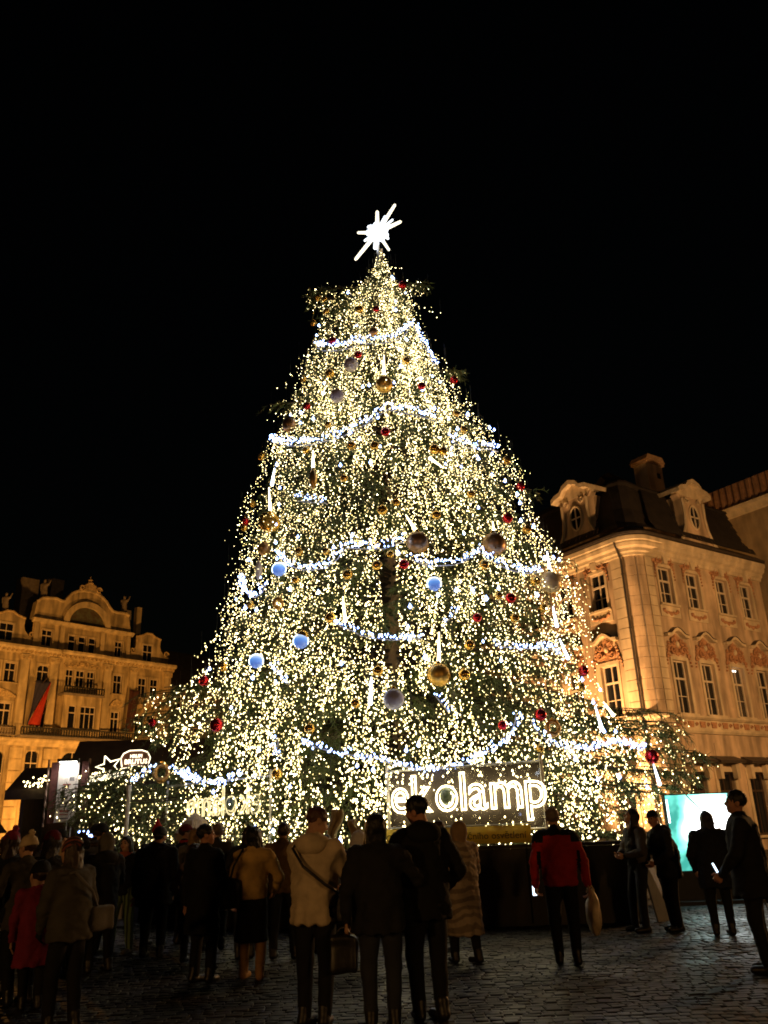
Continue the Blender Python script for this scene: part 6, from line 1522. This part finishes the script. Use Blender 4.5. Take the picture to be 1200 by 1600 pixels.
person("tall person in black with face turned left, right of the long-haired one", (.24, 8.35), 1.84, 22, 'black', 'black', .76, 1.14, .02, (-.03, .06), (-12, -6, 38), ('short', 'black'), hood='self', rhand=(.24, .16, .95), lhand=(-.12, .34, 1.05), feet=((-.10, .0), (.08, -.06)), skin=SKIN2)
# middle ground
person("person in a long banded fur coat with a pale scarf over the head", (.80, 11.43), 1.60, 30, 'fur', 'black', .34, 1.18, .05, (0, .04), (5, 0, 25), None, hat=('hood', 'tan'), scarf='black', rhand=(.16, .28, 1.02), lhand=(-.16, .28, 1.02), gloves='black', fur=.012, feet=((-.10, .12), (.11, -.12)))
person("person in a long tan coat with a red scarf, half hidden behind the fur coat", (.60, 12.2), 1.63, 15, 'tan', 'black', .48, 1.0, .04, (0, .02), (8, 0, 10), ('short', 'brown'), scarf='red', rhand=(.22, .2, .95), lhand=(-.2, .2, .95), gloves='black')
p = person("person in a red and black jacket seen from behind, right of the sign", (1.96, 11.0), 1.73, -6, 'red', 'black', .86, 1.10, .0, (0, .03), (10, 0, 0), ('short', 'grey'), rhand=(.33, .05, .84), lhand=(-.30, .16, .86), grip=(1, 1), coat2='black', coatfn=lambda x, y, z: 1 if (z > 1.435) or (abs(x) > .17 and 1.36 < z) or (.215 < abs(x) < .255 and .9 < z < 1.25) else 0, feet=((-.10, .05), (.10, -.05)))
ph = p['w']((-.31, .22, .80)); R = empty("phone", ph, 0, "glowing phone in the left hand of the person in the red jacket", "phone"); F = Fr((0, 0, 0), (.8, .2, 0), (-.2, -.9, .3))
MB().box(F, -.035, .035, -.006, .006, -.07, .07).build("case", M_black, R); MB().box(F, -.030, .030, .0062, .008, -.06, .06).build("display", glow("phone_display", (.6, .8, 1), 4.0), R)
def plastic_bag(label, c):
    R = empty("plastic_bag", c, 0, label, "bag")
    V, Q = surfnet(lambda P: smin(d_ell(P, (0, 0, -.28), (.085, .12, .21)), d_cap(P, (0, 0, -.15), (0, 0, 0), .06, .02), .05), (-.15, -.18, -.55), (.15, .18, .06), .018)
    N = vnormals(V, Q); V = V + N * np.array([mnoise.noise(Vector((v[0] * 16, v[1] * 16, v[2] * 7))) * .022 for v in V])[:, None]
    mesh_obj("film", V, [tuple(q) for q in Q], mat("pale_plastic", (.80, .62, .40), .4, .25, 8, .2, 30), R, True)
    for q in (-1, 1): mb = MB(); mb.tube([(q * .02, 0, -.06), (q * .03, 0, .0), (0, 0, .05)], .01, 5); mb.build("handle", MATS["pale_plastic"], R)
plastic_bag("pale plastic bag in the right hand of the person in the red jacket", p['w']((.36, .04, .80)))
person("person with long dark hair and grey-sleeved jacket gazing up left, near the screen", (3.64, 13.75), 1.70, 105, 'grey', 'denim', .88, 1.0, .0, (0, -.03), (26, 0, -12), ('long', 'black'), rhand=(.10, .26, 1.08), lhand=(-.12, .26, 1.08), coat2='charcoal', coatfn=lambda x, y, z: 1 if abs(x) < .15 and y > -.05 else 0, scarf='brown')
person("stooping person in a dark jacket facing left, next to the screen", (4.06, 13.62), 1.66, 100, 'charcoal', 'black', .76, 1.25, .0, (0, .16), (0, 0, 24), ('short', 'brown'), hat=('cap', 'black'), hood='self', rhand=(.2, .3, 1.0), lhand=(-.2, .3, 1.0), skin=SKIN2)
p = person("dark figure standing right before the bright screen", (4.52, 12.98), 1.62, -8, 'navy', 'black', .66, 1.25, .03, (0, .05), (6, 0, -10), ('bob', 'black'), rhand=(.25, .22, .9), lhand=(-.25, .2, .9))
p = person("tall dark person facing left at the right edge of the picture", (3.88, 10.05), 1.82, 66, 'black', 'black', .70, 1.22, .03, (0, .02), (4, 0, 18), ('short', 'black'), rhand=(.24, .1, .84), lhand=(-.22, .26, .94), grip=(1, 0), skin=SKIN2)
ph = p['w']((-.20, .33, .98)); R = empty("phone", ph, math.radians(30), "slanting lit phone held low by the tall person at the right edge", "phone"); F = Fr((0, 0, 0), (.5, .1, 0), (-.2, -.9, .1))
m = MB(); m.tube([(-.035, 0, .06), (.035, 0, -.06)], .018, 6); m.build("case", M_black, R); m = MB(); m.tube([(-.04, -.022, .065), (.04, -.022, -.065)], .010, 6); m.build("display", MATS["phone_display"], R)
# left of centre
p = person("person with long black hair in a yellow jacket and black skirt", (-1.74, 10.82), 1.64, -4, 'yellow', 'black', .90, 1.02, .0, (0, .03), (10, 0, -8), ('long', 'black'), rhand=(.25, .22, .98), lhand=(-.30, .10, .88), zones=[(.42, 'tanleather')], shoes='tanleather', skirt=.42, puffer=.005, feet=((-.10, .06), (.13, -.06)), grip=(1, 0))
bag("shoulder_bag", "black bag at the left side of the yellow jacket", "bag", p['w']((-.22, -.16, .98)), (.11, .06, .16), K_['leather'], [p['w'](q) for q in ((-.26, -.14, 1.1), (-.2, -.17, 1.3), (-.1, -.12, 1.49), (-.16, .1, 1.35), (-.28, .08, 1.05))], 0)
person("person in a brown jacket and dark jeans right of the yellow jacket", (-1.56, 12.3), 1.68, 0, 'brown', 'denim', .84, 1.16, .0, (0, .02), (12, 0, 6), ('short', 'brown'))
person("person in a long black coat with face in profile to the right", (-2.30, 10.75), 1.68, -30, 'black', 'black', .52, 1.06, .04, (0, .02), (4, 0, -45), ('short', 'black'), skin=SKIN2)
person("child in a shiny pinkish grey jacket left of the long black coat", (-2.78, 12.3), 1.42, -10, 'pinkgrey', 'charcoal', .80, 1.10, .02, (0, .02), (12, 0, -10), ('bob', 'brown'), child=True, puffer=.007)
person("broad person all in black with a dark cap seen from behind, left", (-3.46, 12.9), 1.68, 2, 'black', 'black', .70, 1.30, .03, (0, .02), (8, 0, 0), ('short', 'black'), hat=('beanie', 'black'))
person("young person facing us with orange scarf and green striped trousers", (-4.08, 13.5), 1.58, 172, 'black', 'green', .86, .95, .0, (0, .0), (4, 0, -6), ('bob', 'black'), scarf='orange', shoes='grey', rhand=(.25, .1, .82), lhand=(-.25, .1, .82), gloves='pink')
person("person in a blue-grey puffer jacket with a fur-trimmed hood, left crowd", (-4.50, 13.55), 1.76, -25, 'bluegrey', 'black', .74, 1.12, .0, (0, .02), (8, 0, -10), ('short', 'brown'), hat=('beanie', 'black'), hood='fur', puffer=.012)
p = person("person in a striped pompom hat and olive jacket in profile, lower left", (-3.05, 8.5), 1.58, 58, 'olive', 'black', .80, 1.15, .04, (0, .10), (-2, 0, 25), ('bob', 'brown'), hat=('beanie', 'stripe', 'black', (0, -.17, .06)), rhand=(.2, .3, 1.02), lhand=(-.2, .2, .9), gloves='black')
bag("shoulder_bag", "grey bag on the hip of the striped pompom hat wearer", "bag", p['w']((.28, -.12, .98)), (.13, .06, .11), K_['grey'], [p['w'](q) for q in ((.24, -.12, 1.08), (.1, -.19, 1.25), (-.1, -.15, 1.44), (-.1, .1, 1.4))], math.radians(58))
person("person in a dark hat and black coat behind the pink coat, far left", (-3.92, 10.15), 1.66, 40, 'black', 'black', .72, 1.05, .02, (0, .04), (2, 0, 20), ('long', 'black'), hat=('beanie', 'maroon'))
person("child in a long pink coat at the lower left", (-3.78, 9.55), 1.32, 30, 'pink', 'black', .52, 1.12, .05, (0, .02), (6, 0, 10), ('short', 'brown'), hat=('beanie', 'black'), child=True)
person("person in a beige pompom hat at the far left", (-4.06, 9.85), 1.62, 52, 'olive', 'black', .76, 1.08, .02, (0, .05), (2, 0, 15), ('short', 'brown'), hat=('beanie', 'cream', 'cream'))
person("person in a bright pink hat cut off by the left edge", (-4.52, 10.4), 1.68, 30, 'navy', 'black', .76, 1.05, .02, (0, .02), (4, 0, 10), ('bob', 'brown'), hat=('beanie', 'pink', 'pink'))
person("small child in a cream hat and pink jacket behind the striped hat", (-4.26, 11.5), 1.45, 40, 'pink', 'black', .70, 1.05, .02, (0, .0), (4, 0, 10), ('short', 'blond'), hat=('beanie', 'cream', 'cream'), child=True)
person("person in a dark cap facing right behind the black coats, left", (-3.45, 14.4), 1.72, -60, 'charcoal', 'black', .72, 1.1, .02, (0, .04), (6, 0, -20), ('short', 'brown'), hat=('cap', 'maroon'), scarf='red')
person("person in a red pointed hat far back in the left crowd", (-4.15, 15.4), 1.72, 5, 'grey', 'black', .74, 1.05, .02, (0, .0), (8, 0, 0), ('short', 'brown'), hat=('santa', 'red'))
person("child in a white pointed hood and pale coat between the parka and the dark coat", (-.50, 11.6), 1.50, 10, 'bluegrey', 'black', .72, 1.02, .02, (0, .0), (10, 0, 8), None, hat=('hood', 'white'), hood='white', child=True)
person("short person in dark clothes right of the brown jacket, mostly hidden", (-1.02, 12.7), 1.50, -15, 'black', 'black', .72, 1.0, .02, (0, .0), (8, 0, -10), ('short', 'black'))

# more of the crowd at the left, packed behind the front row
person("person with blond hair and a grey coat behind the broad person in black", (-3.15, 14.0), 1.66, 8, 'grey', 'black', .70, 1.08, .02, (0, .0), (14, 0, 5), ('bob', 'blond'))
person("person in a dark blue anorak between the orange scarf and the broad black back", (-3.80, 14.3), 1.70, -12, 'navy', 'denim', .78, 1.12, .0, (0, .03), (12, 0, -8), ('short', 'brown'), hood='self')
person("person in a tan jacket and black hat left of the blue-grey puffer", (-5.0, 13.2), 1.70, -20, 'tan', 'black', .78, 1.1, .0, (0, .02), (10, 0, 0), ('short', 'brown'), hat=('beanie', 'black'))
person("person in a white fur-trimmed hood far back left under the lit banner", (-5.6, 14.6), 1.66, 15, 'bluegrey', 'black', .72, 1.1, .0, (0, .0), (10, 0, 10), None, hat=('hood', 'white'), hood='fur', puffer=.01)
person("person in a black jacket close behind the yellow jacket's left shoulder", (-2.10, 12.6), 1.66, 12, 'charcoal', 'denim', .80, 1.12, .0, (0, .02), (10, 0, 10), ('bob', 'brown'))
person("bareheaded person in a dark green coat behind the child in pinkish grey", (-2.75, 13.6), 1.72, -4, 'olive', 'black', .74, 1.08, .0, (0, .02), (12, 0, 0), ('short', 'grey'))
person("person in a maroon coat and cream hat left of the tan jacket, back row", (-5.5, 12.6), 1.64, -30, 'maroon', 'black', .66, 1.08, .02, (0, .02), (6, 0, -10), ('long', 'brown'), hat=('beanie', 'cream'))
person("person in black with a grey hood up, between the striped hat and the puffer", (-3.85, 11.8), 1.62, 35, 'black', 'black', .74, 1.15, .02, (0, .06), (4, 0, 15), None, hat=('hood', 'grey'), hood='self')
person("tall person in a dark overcoat at the back, right of the lit banner", (-5.25, 15.6), 1.80, -10, 'charcoal', 'black', .55, 1.08, .02, (0, .0), (10, 0, 0), ('short', 'black'))
